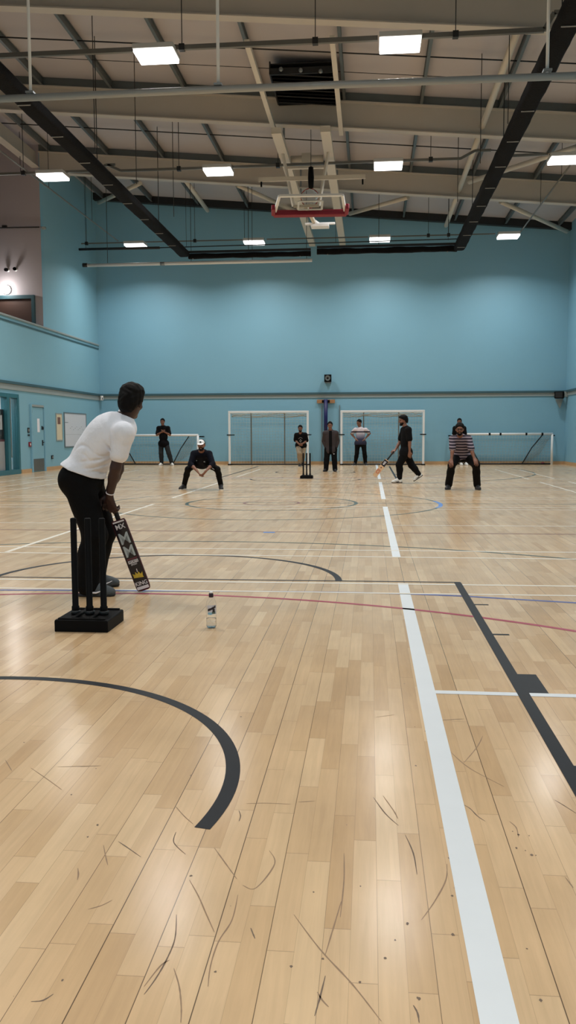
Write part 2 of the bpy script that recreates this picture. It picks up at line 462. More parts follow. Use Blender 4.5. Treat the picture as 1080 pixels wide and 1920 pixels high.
# scuffs left by shoes, read off the photograph's floor
scuffs = [[(330,1560),(326,1580),(348,1602)],[(402,1590),(420,1615),(444,1648)],[(355,1650),(372,1680),(385,1710),(402,1748)],
 [(331,1715),(328,1760),(312,1800),(292,1835),(270,1865)],[(326,1816),(336,1850),(340,1890),(339,1918)],[(446,1678),(435,1725),(410,1765),(395,1810),(390,1850)],
 [(222,1578),(240,1590),(264,1607)],[(194,1585),(198,1605),(202,1622)],[(165,1705),(190,1698),(210,1688)],[(58,1878),(80,1876),(100,1864)],[(146,1628),(147,1640),(145,1650)],
 [(505,1595),(515,1620),(480,1665),(455,1660)],[(700,1495),(722,1525),(747,1548)],[(718,1492),(738,1520),(746,1535)],[(838,1620),(836,1650),(815,1690),(790,1725)],
 [(760,1566),(775,1600),(782,1640)],[(645,1600),(645,1650),(638,1720)],[(595,1860),(604,1875),(616,1888)],[(775,1885),(783,1900),(786,1918)],
 [(551,1715),(600,1780),(660,1845),(715,1915)],[(610,1790),(625,1740),(640,1690)],[(860,1505),(880,1515),(895,1530),(910,1540)],[(905,1380),(895,1400),(870,1430)],
 [(58,1440),(90,1462),(116,1481)],[(108,1438),(150,1437),(190,1436)],[(10,1425),(22,1445)],[(462,1507),(500,1506),(545,1508)],[(448,1520),(451,1530),(448,1540)],
 [(330,1513),(345,1530),(362,1545)],[(270,1850),(300,1812),(318,1800)],[(590,1905),(600,1870),(610,1830)],[(845,1410),(880,1440),(945,1475)],[(560,1504),(590,1502)],
 [(1040,1500),(1060,1512),(1080,1525)],[(955,1540),(968,1552),(972,1570)],[(1060,1645),(1075,1665)],[(470,1740),(478,1760)],[(850,1665),(866,1667)],[(740,1340),(705,1345)],[(830,1350),(870,1348)]]
sc = MB(); sd = MB()
for i, s in enumerate(scuffs):
    P = [on_floor(*p)[:2] for p in s]
    Q = []
    for k in range(len(P)-1):
        for t in np.linspace(0, 1, 6, endpoint=False):
            a = P[max(k-1, 0)]; b = P[k]; c = P[k+1]; d = P[min(k+2, len(P)-1)]
            Q.append(0.5*((2*b)+(-a+c)*t+(2*a-5*b+4*c-d)*t*t+(-a+3*b-3*c+d)*t**3))
    Q.append(P[-1])
    n = len(Q)
    ws = [0.0012+0.0026*math.sin(PI*(k+0.4)/n)*(0.6+0.7*random.random()) for k in range(n)]
    (sd if i % 3 == 0 else sc).strip(Q, ws, 0.0004)
sc.build('scuff_marks', MT['scuff'], floor); sd.build('scuff_marks', MT['scuffdark'], floor)
kn = MB()
for x, y in ((165,1569),(628,1314),(797,1371),(800,1367),(358,1642),(117,1838),(988,1779),(1014,1876),(842,1609),(992,1567),(902,1658),(850,1753),(741,1763),(764,1732),(785,1872),(588,1673),(676,1662),(546,1812),(605,1798),(722,1797),(675,1842),(848,1680),(45,1392),(452,1344),(758,1282),(961,1559),(972,1565),(985,1595),(1005,1604),(997,1603),(968,1590),(650,1547),(404,1822),(357,1454),(180,1441),(134,1490),(183,1547),(70,1284),(258,1215),(780,1436),(827,1464)):
    p = on_floor(x, y); r = random.uniform(0.002, 0.0045)
    kn.add([(p[0]+r*math.cos(a)*random.uniform(.6,1.3), p[1]+1.4*r*math.sin(a)*random.uniform(.6,1.3), 0.0004) for a in np.linspace(0, 2*PI, 9)[:-1]], [tuple(range(8))])
kn.build('scuff_marks', MT['scuffdark'], floor)

# --- walls
tag(MB().box(XL-0.3, YB, 0, XR+0.3, YB+0.25, ZT).build('wall_far', MT['teal']), 'far end wall painted teal', kind='structure')
tag(MB().box(XR, YN, 0, XR+0.25, YB, ZT).build('wall_right', MT['teal']), 'right side wall painted teal', kind='structure')
tag(MB().box(-15, YN-0.25, 0, XR+0.25, YN, ZT).build('wall_near', MT['teal']), 'near end wall behind the viewpoint', kind='structure')
DY0, DY1, DZ = 23.0, 25.50, 2.43       # glazed entrance in the left wall
wl = MB()
wl.box(XL-0.25, YN, 0, XL, DY0, 4.70)
wl.box(XL-0.25, DY0, DZ, XL, DY1, 4.70)
wl.box(XL-0.25, DY1, 0, XL, YB, 4.70)
wl.box(XL-0.25, 28.0, 4.70, XL, YB, ZT)
tag(wl.build('wall_left', MT['teal_low']), 'left side wall with balcony opening above', kind='structure')
wl = MB(); wl.box(XL, 27.795, 4.76, XL+0.004, 28.02, ZT)
tag(wl.build('trim_5', MT['teal']), 'teal paint turning the corner beside the gallery', kind='structure')
gl = MB(); gl.box(-15.2, 27.8, 3.4, XL-0.25, 28.0, ZT); gl.box(XL-0.25, 27.8, 4.76, XL, 28.0, ZT)
tag(gl.build('wall_gallery_end', MT['grey_wall']), 'grey end wall of the viewing gallery', kind='structure')
tag(MB().box(-15.3, YN, 3.4, -15.0, 28, ZT).build('wall_gallery_back', MT['grey_wall']), 'grey back wall of the viewing gallery', kind='structure')
tag(MB().box(-15, YN, 3.42, XL-0.25, 27.8, 3.62).build('floor_gallery', MT['grey_wall']), 'gallery floor behind the parapet', kind='structure')
# trims
t = MB()
t.box(XL, YN, 2.72, XL+0.07, YB, 2.80); t.box(XL, YB-0.07, 2.72, XR, YB, 2.80); t.box(XR-0.07, YN, 2.72, XR, YB, 2.80)
tag(t.build('trim_1', MT['teal_trim'], bevel=0.006), 'dark dado ledge round the hall', kind='structure')
t = MB(); t.box(XL, YN, 2.55, XL+0.03, YB-0.03, 2.72); t.box(XL+0.03, YB-0.03, 2.60, XR-0.03, YB, 2.72); t.box(XR-0.03, YN, 2.60, XR, YB-0.03, 2.72)
tag(t.build('trim_2', MT['strip']), 'pale strip under the dado ledge', kind='structure')
t = MB(); t.box(XL-0.28, YN, 4.70, XL+0.04, YB-0.02, 4.76)
tag(t.build('trim_3', MT['strip'], bevel=0.01), 'pale coping along the balcony parapet', kind='structure')
t = MB(); t.box(XL, YN, 4.56, XL+0.025, YB-0.02, 4.61)
tag(t.build('trim_4', MT['teal_trim'], bevel=0.004), 'dark line below the parapet coping', kind='structure')
t = MB()
for a, b in ((YN, DY0-0.1), (DY1+0.12, 26.40), (27.58, YB-0.03)):
    t.box(XL, a, 0, XL+0.03, b, 0.12)
tag(t.build('baseboard_left', MT['tan']), 'timber skirting on the left wall', kind='structure')
tag(MB().box(XL, YB-0.03, 0, XR, YB, 0.12).build('baseboard_far', MT['tan']), 'timber skirting on the far wall', kind='structure')
tag(MB().box(XR-0.03, YN, 0, XR, YB-0.03, 0.12).build('baseboard_right', MT['tan']), 'timber skirting on the right wall', kind='structure')

# --- roof: sheeting, beams, purlins, bracing
ZP, ZD = 9.40, 9.62         # purlin underside and liner underside at X = 0
def slab(mb, x0, x1, y0, y1, z0, z1):
    mb.add([(x0,y0,roof(x0,z0)),(x1,y0,roof(x1,z0)),(x1,y1,roof(x1,z0)),(x0,y1,roof(x0,z0)),
            (x0,y0,roof(x0,z1)),(x1,y0,roof(x1,z1)),(x1,y1,roof(x1,z1)),(x0,y1,roof(x0,z1))],
           [(0,3,2,1),(4,5,6,7),(0,1,5,4),(1,2,6,5),(2,3,7,6),(3,0,4,7)])
ce = MB(); slab(ce, -15.2, XR+0.2, YN, YB+0.2, ZD, ZD+0.12)
ceiling = tag(ce.build('ceiling', MT['deck']), 'sloping sheeted roof on cream steel beams', kind='structure')
BY = (5.45, 11.05, 16.65, 22.25, 27.8)
for y in BY:
    b = MB()
    x0 = -14.9 if y < 27 else XL+0.02
    slab(b, x0, XR, y-0.006, y+0.006, ZP-0.63, ZP)
    slab(b, x0, XR, y-0.12, y+0.12, ZP-0.66, ZP-0.635)
    slab(b, x0, XR, y-0.12, y+0.12, ZP-0.03, ZP)
    b.build('roof_beam', MT['beam'], ceiling)
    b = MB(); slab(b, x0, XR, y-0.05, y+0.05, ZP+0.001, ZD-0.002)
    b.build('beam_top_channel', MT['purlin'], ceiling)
b = MB(); slab(b, XL, XR, YB-0.25, YB-0.02, ZP-0.05, ZD-0.002)
b.build('wall_plate', MT['blacksteel'], ceiling)
for x in (-12.3, -10.37, -8.44, -6.62, -4.69, -2.73, -0.68, 1.22, 3.13, 5.0, 6.9):
    p = MB(); z = roof(x, ZP)
    y0, y1 = YN, YB-0.05
    p.box(x-0.008, y0, z+0.02, x+0.008, y1, z+0.21)
    p.box(x-0.035, y0, z+0.002, x+0.035, y1, z+0.018)
    p.box(x-0.035, y0, z+0.185, x+0.035, y1, z+0.20)
    p.build('purlin', MT['purlin'], ceiling)
for y in (19.6, 20.6, 25.4, 14.0):
    p = MB()
    p.tube([(-14, y, roof(-14, ZP+0.06)), (XR, y, roof(XR, ZP+0.06))], 0.016 if y != 20.6 else 0.008, 8)
    p.build('sag_rod', MT['blacksteel'], ceiling)
# longitudinal tubes under the roof and raking braces
for x, segs in ((2.71, [(16.8,22.1),(22.4,27.7),(28.0,32.2)]), (-6.05, [(28.0,32.2)]), (-1.67, [])):
    for a, b_ in segs:
        z = roof(x, ZP-0.46)
        MB().tube([(x, a, z), (x, b_, z)], 0.075, 12).build('tie_tube', MT['tube'], ceiling)
for a, b_ in (((-10.1,31.9),(-7.7,28.9)), ((-4.36,28.4),(-3.1,30.6)), ((-2.6,31.6),(-3.1,30.6)), ((-0.75,31.2),(1.19,28.65)), ((4.1,28.5),(6.9,31.8)), ((2.9,26.6),(6.7,20.8))):
    pa = (a[0], a[1], roof(a[0], ZP-0.5)); pb = (b_[0], b_[1], roof(b_[0], ZP-0.5))
    MB().tube([pa, pb], 0.07, 12).build('brace_tube', MT['tube'], ceiling)
e = MB(); xe = XL-0.1
e.box(xe-0.012, YN, 9.86, xe+0.012, 27.78, roof(xe, ZP)-0.01)
e.box(xe-0.13, YN, 9.84, xe+0.13, 27.78, 9.865)
e.build('eaves_beam', MT['beam'], ceiling)

# --- glazed entrance, left wall
w1 = tag(MB().box(XL-1.6, DY0-0.1, 0, XL-1.5, DY1+0.6, 2.6).build('window_1', MT['innerwall']), 'teal framed glazed entrance at left edge', kind='structure')
w1b = MB(); w1b.box(XL-1.5, DY1+0.02, 0, XL-0.25, DY1+0.08, 2.6); w1b.box(XL-1.5, DY0-0.1, 2.5, XL-0.25, DY1+0.08, 2.56)
w1b.box(XL-1.5, DY0-0.12, 0, XL-0.25, DY0-0.06, 2.6)
w1b.build('lobby_wall', MT['innerwall'], w1)
lld = bpy.data.lights.new('lobby_light', 'AREA'); lld.size = 0.6; lld.energy = 30; lld.color = (1, 0.98, 0.97)
llo = bpy.data.objects.new('lobby_light', lld); llo.location = (XL-0.85, 24.3, 2.48); link(llo, w1)
fr = MB()
for y0, y1 in ((DY0, DY0+0.10), (24.62, 24.80), (DY1-0.12, DY1)):
    fr.box(XL-0.16, y0, 0.0, XL+0.05, y1, DZ)
fr.box(XL-0.16, DY0+0.10, DZ-0.12, XL+0.05, 24.62, DZ); fr.box(XL-0.16, 24.80, DZ-0.12, XL+0.05, DY1-0.12, DZ)
fr.box(XL-0.16, DY0+0.10, 0, XL+0.05, 24.62, 0.14); fr.box(XL-0.16, 24.80, 0, XL+0.05, DY1-0.12, 0.14)
fr.build('door_frame', MT['teal_frame'], w1, bevel=0.006)
MB().box(XL-0.06, DY0+0.10, 0.14, XL-0.05, 24.62, DZ-0.12).build('pane', MT['pane'], w1)
MB().box(XL-0.06, 24.80, 0.14, XL-0.05, DY1-0.12, DZ-0.12).build('pane', MT['pane'], w1)
MB().box(XL-0.09, DY0+0.10, 0.14, XL-0.07, 24.62, 1.0).build('lower_panel', MT['innerwall'], w1)
MB().box(XL-0.105, DY0+0.10, 1.0, XL-0.07, 24.62, 1.06).build('panel_strip', MT['pinkstrip'], w1)
MB().box(XL-0.105, DY0+0.10, 1.06, XL-0.09, 24.62, 1.95).build('notice_backing', MT['darkpanel'], w1)
MB().box(XL-0.089, 24.22, 1.35, XL-0.082, 24.52, 1.78).build('notice_sheet', MT['paper'], w1)
MB().box(XL-0.089, 24.30, 1.80, XL-0.082, 24.40, 1.92).build('notice_sheet', MT['paper'], w1)
MB().box(XL-0.108, 25.04, 0.5, XL-0.09, 25.2, 2.3).build('blind', MT['strip'], w1)

# --- teal door
d1 = tag(MB().box(XL+0.0, 26.50, 0.02, XL+0.03, 27.46, 2.08).build('door_1', MT['teal_low'], bevel=0.004), 'teal door with white notice and metal kick plate', kind='structure')
f = MB(); f.box(XL, 26.40, 0, XL+0.06, 26.48, 2.16); f.box(XL, 27.48, 0, XL+0.06, 27.57, 2.16)
f.build('door_frame', MT['teal'], d1, bevel=0.004)
MB().box(XL, 26.48, 2.09, XL+0.06, 27.48, 2.16).build('door_head', MT['strip'], d1, bevel=0.004)
MB().box(XL+0.031, 26.53, 0.03, XL+0.036, 27.43, 0.42).build('kick_plate', MT['steelplate'], d1)
MB().box(XL+0.031, 26.93, 1.28, XL+0.034, 27.13, 1.72).build('notice', MT['paper'], d1)
h = MB(); h.box(XL+0.03, 27.28, 1.36, XL+0.05, 27.34, 1.48); h.box(XL+0.03, 27.38, 1.36, XL+0.05, 27.43, 1.46)
h.build('lock_cover', MT['blacksteel'], d1)
h = MB(); h.box(XL+0.03, 27.30, 0.84, XL+0.045, 27.38, 1.02); h.tube([(XL+0.045, 27.34, 0.95), (XL+0.09, 27.34, 0.95), (XL+0.09, 27.24, 0.95)], 0.012, 8)
h.build('door_handle', MT['blacksteel'], d1)
for z in (1.95, 0.30, 1.25):
    MB().tube([(XL+0.045, 26.49, z-0.06), (XL+0.045, 26.49, z+0.06)], 0.012, 8).build('hinge', MT['blacksteel'], d1)

# --- gallery door
d2 = tag(MB().box(-13.2, 27.76, 3.64, -11.12, 27.80, 5.66).build('door_2', MT['brownboard']), 'brown gallery doors in a dark teal frame', kind='structure')
f = MB(); f.box(-13.3, 27.68, 3.64, -13.2, 27.80, 5.78); f.box(-11.12, 27.68, 3.64, -11.02, 27.80, 5.78); f.box(-13.2, 27.68, 5.66, -11.12, 27.80, 5.78)
f.build('door_frame', MT['teal_trim'], d2, bevel=0.004)

# ================================================================== LAMPS
def lamp(x, y, z, label, group='high bay lamps', seen=True):
    t = thing('high_bay_lamp', (x, y, z), label, 'lamp', group)
    c = MB(); c.box(x-0.37, y-0.29, z+0.02, x+0.37, y+0.29, z+0.11); c.box(x-0.30, y-0.12, z+0.11, x+0.30, y+0.12, z+0.15)
    c.build('housing', MT['lampcase'], t, bevel=0.01)
    g = MB(); g.box(x-0.355, y-0.275, z-0.04, x+0.355, y+0.275, z+0.02)
    g.build('diffuser', MT['lampglow'], t, bevel=0.012)
    if seen:
        for s in (-1, 1):
            MB().tube([(x+s*0.33, y, z+0.10), (x+s*0.365, y, z+0.15)], 0.012, 6).build('bracket', MT['trunk'], t)
    ld = bpy.data.lights.new('hall_lamp_light', 'AREA'); ld.shape = 'RECTANGLE'; ld.size = 0.70; ld.size_y = 0.54
    ld.spread = math.radians(146); ld.energy = LAMP_W; ld.color = LAMP_RGB
    lo = bpy.data.objects.new('lamp_light', ld); lo.location = (0, 0, -0.05); link(lo, t)
    return t
LZ = 8.0
cols = (-8.45, -3.97, 0.43, 4.80)
names = {31.0: ('nearest the far wall', ('leftmost', 'second from left', 'third from left', 'rightmost')),
         22.65: ('in the middle row', ('leftmost', 'second from left', 'third from left', 'rightmost')),
         15.8: ('in the front row', ('off left', 'left of the two seen', 'right of the two seen', 'off right'))}
lampY = (31.0, 22.65, 15.8)
lab = {(31.0, 0): 'small glowing lamp at far left, above the white tube end', (31.0, 1): 'small glowing lamp above the left tall goal, before the far wall',
       (31.0, 2): 'glowing lamp right of the folded hoop, before the far wall', (31.0, 3): 'small glowing lamp at far right, right of the black netting',
       (22.65, 0): 'glowing lamp on the left, over the grey gallery wall corner', (22.65, 1): 'glowing lamp left of the folded basketball hoop, middle row',
       (22.65, 2): 'glowing lamp right of the hoop rails, middle row', (22.65, 3): 'glowing lamp at the right edge, right of the black netting',
       (15.8, 1): 'largest glowing lamp at upper left, on the front trunking', (15.8, 2): 'large glowing lamp at upper right, on the front trunking'}
for y in lampY:
    for i, x in enumerate(cols):
        xx = x+{31.0: (-0.03, -0.18, -0.12, -0.05), 22.65: (0.05, 0.01, 0.0, 0.0), 15.8: (0, 0.1, 0.06, 0)}[y][i]
        if (y, i) in lab: lamp(xx, y, LZ, lab[(y, i)])
        else: lamp(xx, y, LZ, 'glowing lamp of the front row, beyond the frame on the '+('left' if i == 0 else 'right'), seen=False)
for y in (8.5, -0.9):
    for i, x in enumerate(cols):
        lamp(x, y, LZ, 'glowing lamp overhead nearer the viewpoint, above the frame', 'lamps above the viewpoint', seen=False)
# trunking the lamps hang from
def trunking(y, runs, label, rods, r=0.04):
    t = thing('lighting_trunking', (runs[0][0][0], y, runs[0][0][1]), label, 'trunking', 'lamp trunking')
    for run in runs:
        m = MB()
        for (xa, za), (xb, zb) in zip(run[:-1], run[1:]):
            m.bar((xa, y, za), (xb, y, zb), r*1.6, r*2)
        m.build('rail', MT['trunk'], t)
    for x, z in rods:
        MB().tube([(x, y, z), (x, y, roof(x, ZD)+0.02)], 0.009, 6).build('hanging_rod', MT['blacksteel'], t)
        MB().box(x-0.05, y-0.05, z-0.055, x+0.05, y+0.05, z+0.055).build('clip', MT['blacksteel'], t)
    return t
trunking(15.8, [[(-10.3, 8.13), (-4.27, 8.12)], [(-3.5, 8.12), (0.1, 8.12)], [(0.86, 8.12), (2.96, 8.13), (3.12, 8.4), (7.0, 8.42)]], 'grey trunking carrying the two largest front lamps', [(-3.4, 8.12), (-1.0, 8.12), (1.45, 8.12), (-7.0, 8.12)])
trunking(22.65, [[(-10.2, 8.12), (-8.78, 8.12)], [(-8.02, 8.12), (-7.2, 8.12), (-6.95, 8.26), (-6.7, 8.26)], [(-6.9, 8.26), (-6.55, 8.10), (-4.35, 8.10)], [(-3.6, 8.10), (0.05, 8.12)], [(0.8, 8.12), (2.25, 8.12), (2.6, 8.3), (3.0, 8.3)], [(3.1, 8.14), (4.4, 8.16)]], 'grey trunking through the middle row of lamps', [(-9.2, 8.12), (-5.0, 8.10), (-2.4, 8.10), (1.5, 8.12)], 0.03)
trunking(31.0, [[(-10.5, 8.12), (-8.9, 8.12)], [(-8.1, 8.12), (-4.55, 8.11)], [(-3.7, 8.11), (-0.1, 8.10)], [(0.7, 8.1), (4.3, 8.1)]], 'thin trunking through the lamps nearest the far wall', [(-10.3, 8.12), (-6.3, 8.12), (-4.5, 8.1), (2.0, 8.1), (2.7, 8.1)], 0.02)
c = thing('conduit_run', (-9.15, 22, 8.12), 'thin dark conduit slanting down the left to the far lamp', 'conduit')
MB().tube([(-9.1, 14, 8.16), (-9.1, 30.9, 8.16)], 0.022, 8).build('pipe', MT['trunk'], c)
for y in (17.5, 24.2, 28):
    MB().tube([(-9.1, y, 8.16), (-9.1, y, roof(-9.1, ZD))], 0.008, 6).build('hanging_rod', MT['blacksteel'], c)
xr = float(on_floor(975, 437, 8.12)[0])
c = thing('conduit_run', (xr, 22, 8.12), 'thin dark conduit slanting down the right between two lamps', 'conduit')
MB().tube([(xr, 22.6, 8.14), (xr, 30.9, 8.14)], 0.022, 8).build('pipe', MT['trunk'], c)
for y in (24.6, 27.5):
    MB().tube([(xr, y, 8.14), (xr, y, roof(xr, ZD))], 0.008, 6).build('hanging_rod', MT['blacksteel'], c)

# grey pole slung across the hall
PY, PZ = 13.0, 6.28
pb = thing('suspended_pole', (-2, PY, PZ), 'long grey pole slung across the hall on white hangers', 'pole')
MB().tube([(-8.6, PY, PZ-0.01), (-2.0, PY, PZ), (5.6, PY, PZ-0.03)], 0.052, 14).build('pole', MT['pole'], pb)
for x in (-5.13, -2.26, 2.49, -8.2, 5.3):
    hg = MB().tube([(x, PY, PZ+0.03), (x, PY, roof(x, ZD)+0.02)], 0.024, 8).build('hanger', MT['white'], pb)
    MB().box(x-0.06, PY-0.06, PZ+0.045, x+0.06, PY+0.06, PZ+0.075).build('clamp', MT['galv'], hg)
# thin wires from the roof
for i, (x, y, z0, label) in enumerate(((-6.05, 18.0, 6.9, 'thin roof wires beside the left black netting'), (2.9, 17.3, 6.9, 'thin roof wires beside the right black netting'))):
    s = 1 if i == 0 else -1
    for k_, (dx, dy) in enumerate(((0.30*s, 0), (0.52*s, 2.4), (0.70*s, 5.5))):
        wt = thing('suspension_wire', (x+dx, y+dy, z0), ('nearest', 'middle', 'farthest')[k_]+' of three '+label, 'wire', 'hanging wires by the '+('left' if i == 0 else 'right')+' netting')
        MB().tube([(x+dx, y+dy, z0+0.2), (x+dx, y+dy, roof(x+dx, ZD)+0.01)], 0.009, 6).build('wire', MT['blacksteel'], wt)

# ================================================================== BUNDLED DIVIDER NETTING
def bundle(pts, label, w, h, straps, lump=0.02, seed=1):
    t = thing('bundled_net', pts[0], label, 'netting', 'bundled divider nets')
    r = np.random.default_rng(seed)
    a, b = np.array(pts[0], float), np.array(pts[1], float)
    L = np.linalg.norm(b-a); d = (b-a)/L
    s = np.cross(d, (0,0,1.0)); s /= np.linalg.norm(s); u = np.array([0,0,1.0])
    n = int(L/0.18); k = 14; vs = []; fs = []
    ph = r.uniform(0, 6, 8)
    for i in range(n+1):
        q = a+d*L*i/n; tt = L*i/n
        for j in range(k):
            an = 2*PI*j/k
            cx = np.sign(math.cos(an))*abs(math.cos(an))**0.45; cz = np.sign(math.sin(an))*abs(math.sin(an))**0.45
            wob = 1+lump/w*4*(math.sin(tt*3.1+ph[0]+2*an)*0.4+math.sin(tt*7.7+ph[1]-an)*0.3+r.uniform(-.25,.25))
            vs.append(q+s*cx*w/2*wob+u*cz*h/2*wob)
    for i in range(n):
        for j in range(k):
            p, q2 = i*k+j, i*k+(j+1) % k
            fs.append((p, q2, q2+k, p+k))
    m = MB().add(vs, fs, True)
    m.add(vs[:k], [tuple(range(k))[::-1]]); m.add(vs[-k:], [tuple(range(k))])
    m.build('net_bundle', MT['netblack'], t)
    for p in straps:
        q = a+d*p
        st = MB()
        st.bar(q-s*(w*0.34)+u*(-h/2-0.010), q+s*(w*0.34)+u*(-h/2-0.010), 0.022, 0.012, up=u)
        st.build('strap', MT['strap'], t)
    tr = MB(); tr.bar(a+u*(h/2+0.06), b+u*(h/2+0.06), 0.10, 0.07); tr.build('track', MT['blacksteel'], t)
    for p in np.arange(2.0, L, 5.6):
        q = a+d*p+u*(h/2+0.09)
        MB().tube([q, (q[0], q[1], roof(q[0], ZP))], 0.010, 6).build('hanging_rod', MT['blacksteel'], t)
    return t
NZ = 7.08
bundle([(-6.09, 6.0, NZ), (-6.09, 28.2, NZ)], 'black bundled netting running down the left of the roof', 0.34, 0.20, np.arange(1.0, 22, 1.62), 0.005, seed=3)
bundle([(2.80, 6.0, NZ), (2.80, 28.2, NZ)], 'black bundled netting running down the right of the roof', 0.34, 0.20, np.arange(0.6, 22, 1.62), 0.005, seed=4)
nb = bundle([(-6.0, 28.45, NZ-0.03), (-1.95, 28.45, NZ-0.03)], 'black bundled netting across the far end, left of the join', 0.17, 0.15, (0.15, 3.7), 0.008, 5)
nb2 = bundle([(-1.75, 28.45, NZ+0.02), (2.75, 28.45, NZ+0.02)], 'black bundled netting across the far end, right of the join', 0.17, 0.17, (0.35, 4.2), 0.008, 6)
wt = thing('roller_tube', (-5.6, 28.62, 6.85), 'long white tube hung under the far left black netting', 'tube')
MB().tube([(-9.55, 28.62, 6.87), (-1.92, 28.62, 6.87)], 0.055, 14).build('tube', MT['white'], wt)
MB().tube([(-9.66, 28.62, 6.88), (-9.5, 28.62, 6.88)], 0.068, 14).build('end_cap', MT['blacksteel'], wt)
MB().tube([(-7.0, 28.62, 6.87), (-6.85, 28.62, 6.87)], 0.062, 14).build('collar', MT['galv'], wt)
for x in (-8.8, -5.95, -3.9, -2.1):
    MB().tube([(x, 28.62, 6.9), (x, 28.62, roof(x, ZP))], 0.009, 6).build('hanging_rod', MT['blacksteel'], wt)
dp = thing('dark_pole', (-8, 30, 7.68), 'thin dark pole hung below the far left lamp', 'pole')
MB().tube([(-10.25, 30.0, 7.70), (-7.35, 30.0, 7.69)], 0.045, 10).build('pole', MT['blacksteel'], dp)
MB().tube([(-7.35, 30.0, 7.69), (2.9, 30.0, 7.74)], 0.018, 8).build('cable', MT['blacksteel'], dp)
for x in (-10, -6.4, -1.2, 2.6):
    MB().tube([(x, 30.0, 7.7), (x, 30.0, roof(x, ZP))], 0.007, 6).build('hanging_rod', MT['blacksteel'], dp)

# ================================================================== ROOF LOUVRE
vx0, vx1 = -2.40, -0.74
lv = thing('roof_louvre', (-1.55, 18.6, 8.9), 'dark slatted ventilation unit between two pale rails', 'vent')
for i in range(9):
    y = 20.35+i*0.21
    z = roof(-1.55, 9.30)
    m = MB(); m.obox((-1.56, y, z-0.05), (1,0,-RS), (0,0.85,0.5), (0,-0.5,0.85), 0.76, 0.12, 0.010)
    m.build('slat', MT['black'] if i % 2 else MT['blacksteel'], lv)
fr = MB()
fr.box(-2.33, 20.15, roof(-1.55, 9.22), -2.30, 22.0, roof(-1.55, 9.50)); fr.box(-0.82, 20.15, roof(-1.55, 9.16), -0.79, 22.0, roof(-1.55, 9.44)); 
fr.box(-2.30, 20.13, roof(-1.55, 9.2), -0.82, 20.18, roof(-1.55, 9.34)); fr.box(-2.30, 21.95, roof(-1.55, 9.2), -0.82, 22.0, roof(-1.55, 9.44))
fr.box(-2.30, 20.18, roof(-1.55, 9.44), -0.82, 21.95, roof(-1.55, 9.46))
fr.build('frame', MT['blacksteel'], lv)
for x in (-2.38, -0.75):
    MB().box(x-0.05, 16.9, 8.60, x+0.05, 22.1, 8.70).build('rail', MT['tube'], lv)
for x in (-2.05, -1.6, -1.15):
    MB().lathe([(0.0, 0), (0.05, 0.01), (0.045, 0.05), (0, 0.05)], (x, 20.09, roof(x, 9.24)), 12, (0, -1, 0)).build('bolt', MT['galv'], lv)

# ================================================================== FOLDED BASKETBALL GOAL
bk = thing('folded_basketball_goal', (-1.62, 22, 7.1), 'folded basketball goal with red padded board hung from rails', 'basketball goal')
for x in (-2.22, -1.07):
    MB().bar((x, 20.6, 8.27), (x, 33.3, 8.38), 0.23, 0.14).build('rail', MT['tube'], bk)
    for y in (22.4, 27.8):
        MB().box(x-0.025, y-0.025, 8.33, x+0.025, y+0.025, roof(x, ZD)+0.01).build('hanger', MT['galv'], bk)
PA = np.array(on_y(515, 401, 22.55)); PB = np.array(on_y(647, 399, 22.55))
PC = np.array(on_y(642, 367, 21.65)); PD = np.array(on_y(524, 369, 21.65))
m = MB(); vs = [PA, PB, PC, PD]; nrm = np.cross(PB-PA, PD-PA); nrm /= np.linalg.norm(nrm)
nrm = nrm if nrm[2] > 0 else -nrm
flat_poly(m, [PA*0.97+PC*0.03, PB*0.97+PD*0.03, PC*0.97+PA*0.03, PD*0.97+PB*0.03], nrm, 0.012)
m.build('backboard', MT['acrylic'], bk)
m = MB()
for a, b_ in ((PA, PB), (PB, PC), (PC, PD), (PD, PA)):
    m.bar(a+nrm*0.02, b_+nrm*0.02, 0.07, 0.05, up=nrm)
mid = (PA+PB)/2*0.5+(PC+PD)/2*0.5
ex = (PB-PA)/np.linalg.norm(PB-PA); ey = ((PC+PD)-(PA+PB)); ey /= np.linalg.norm(ey)
q0 = (PA+PB)/2+ey*0.18
for a, b_ in ((q0-ex*0.30, q0+ex*0.30), (q0-ex*0.30+ey*0.45, q0+ex*0.30+ey*0.45), (q0-ex*0.30, q0-ex*0.30+ey*0.45), (q0+ex*0.30, q0+ex*0.30+ey*0.45)):
    m.bar(a+nrm*0.02, b_+nrm*0.02, 0.05, 0.02, up=nrm)
m.build('board_frame', MT['white'], bk)
m = MB(); m.bar(PA-ex*0.03, PB+ex*0.03, 0.16, 0.15, up=nrm)
m.bar(PA-ex*0.03, PA-ex*0.03+ey*0.38, 0.10, 0.14, up=nrm); m.bar(PB+ex*0.03, PB+ex*0.03+ey*0.38, 0.10, 0.14, up=nrm)
m.build('red_padding', MT['red'], bk, bevel=0.02)
hc = (PA+PB)/2+ey*0.02
m = MB(); m.bar(hc+nrm*0.02, hc+nrm*0.16, 0.16, 0.10, up=ex); m.build('hoop_bracket', MT['red'], bk)
zc = hc+np.array([0, 0, 0.16+0.225])
m = MB(); m.tube([zc+np.array([0.225*math.cos(a), 0, 0.225*math.sin(a)]) for a in np.linspace(0, 2*PI, 41)], 0.012, 8, caps=False)
m.build('hoop', MT['orange'], bk)
m = MB()
for k in range(12):
    a = 2*PI*k/12
    p = zc+np.array([0.22*math.cos(a), 0, 0.22*math.sin(a)])
    q = zc+np.array([0.16*math.cos(a+0.4), -0.20, 0.16*math.sin(a+0.4)-0.03]); q2 = zc+np.array([0.16*math.cos(a-0.4), -0.20, 0.16*math.sin(a-0.4)-0.03])
    m.tube([p, q], 0.006, 5); m.tube([p, q2], 0.006, 5)
m.build('hoop_net', MT['net'], bk)
m = MB()
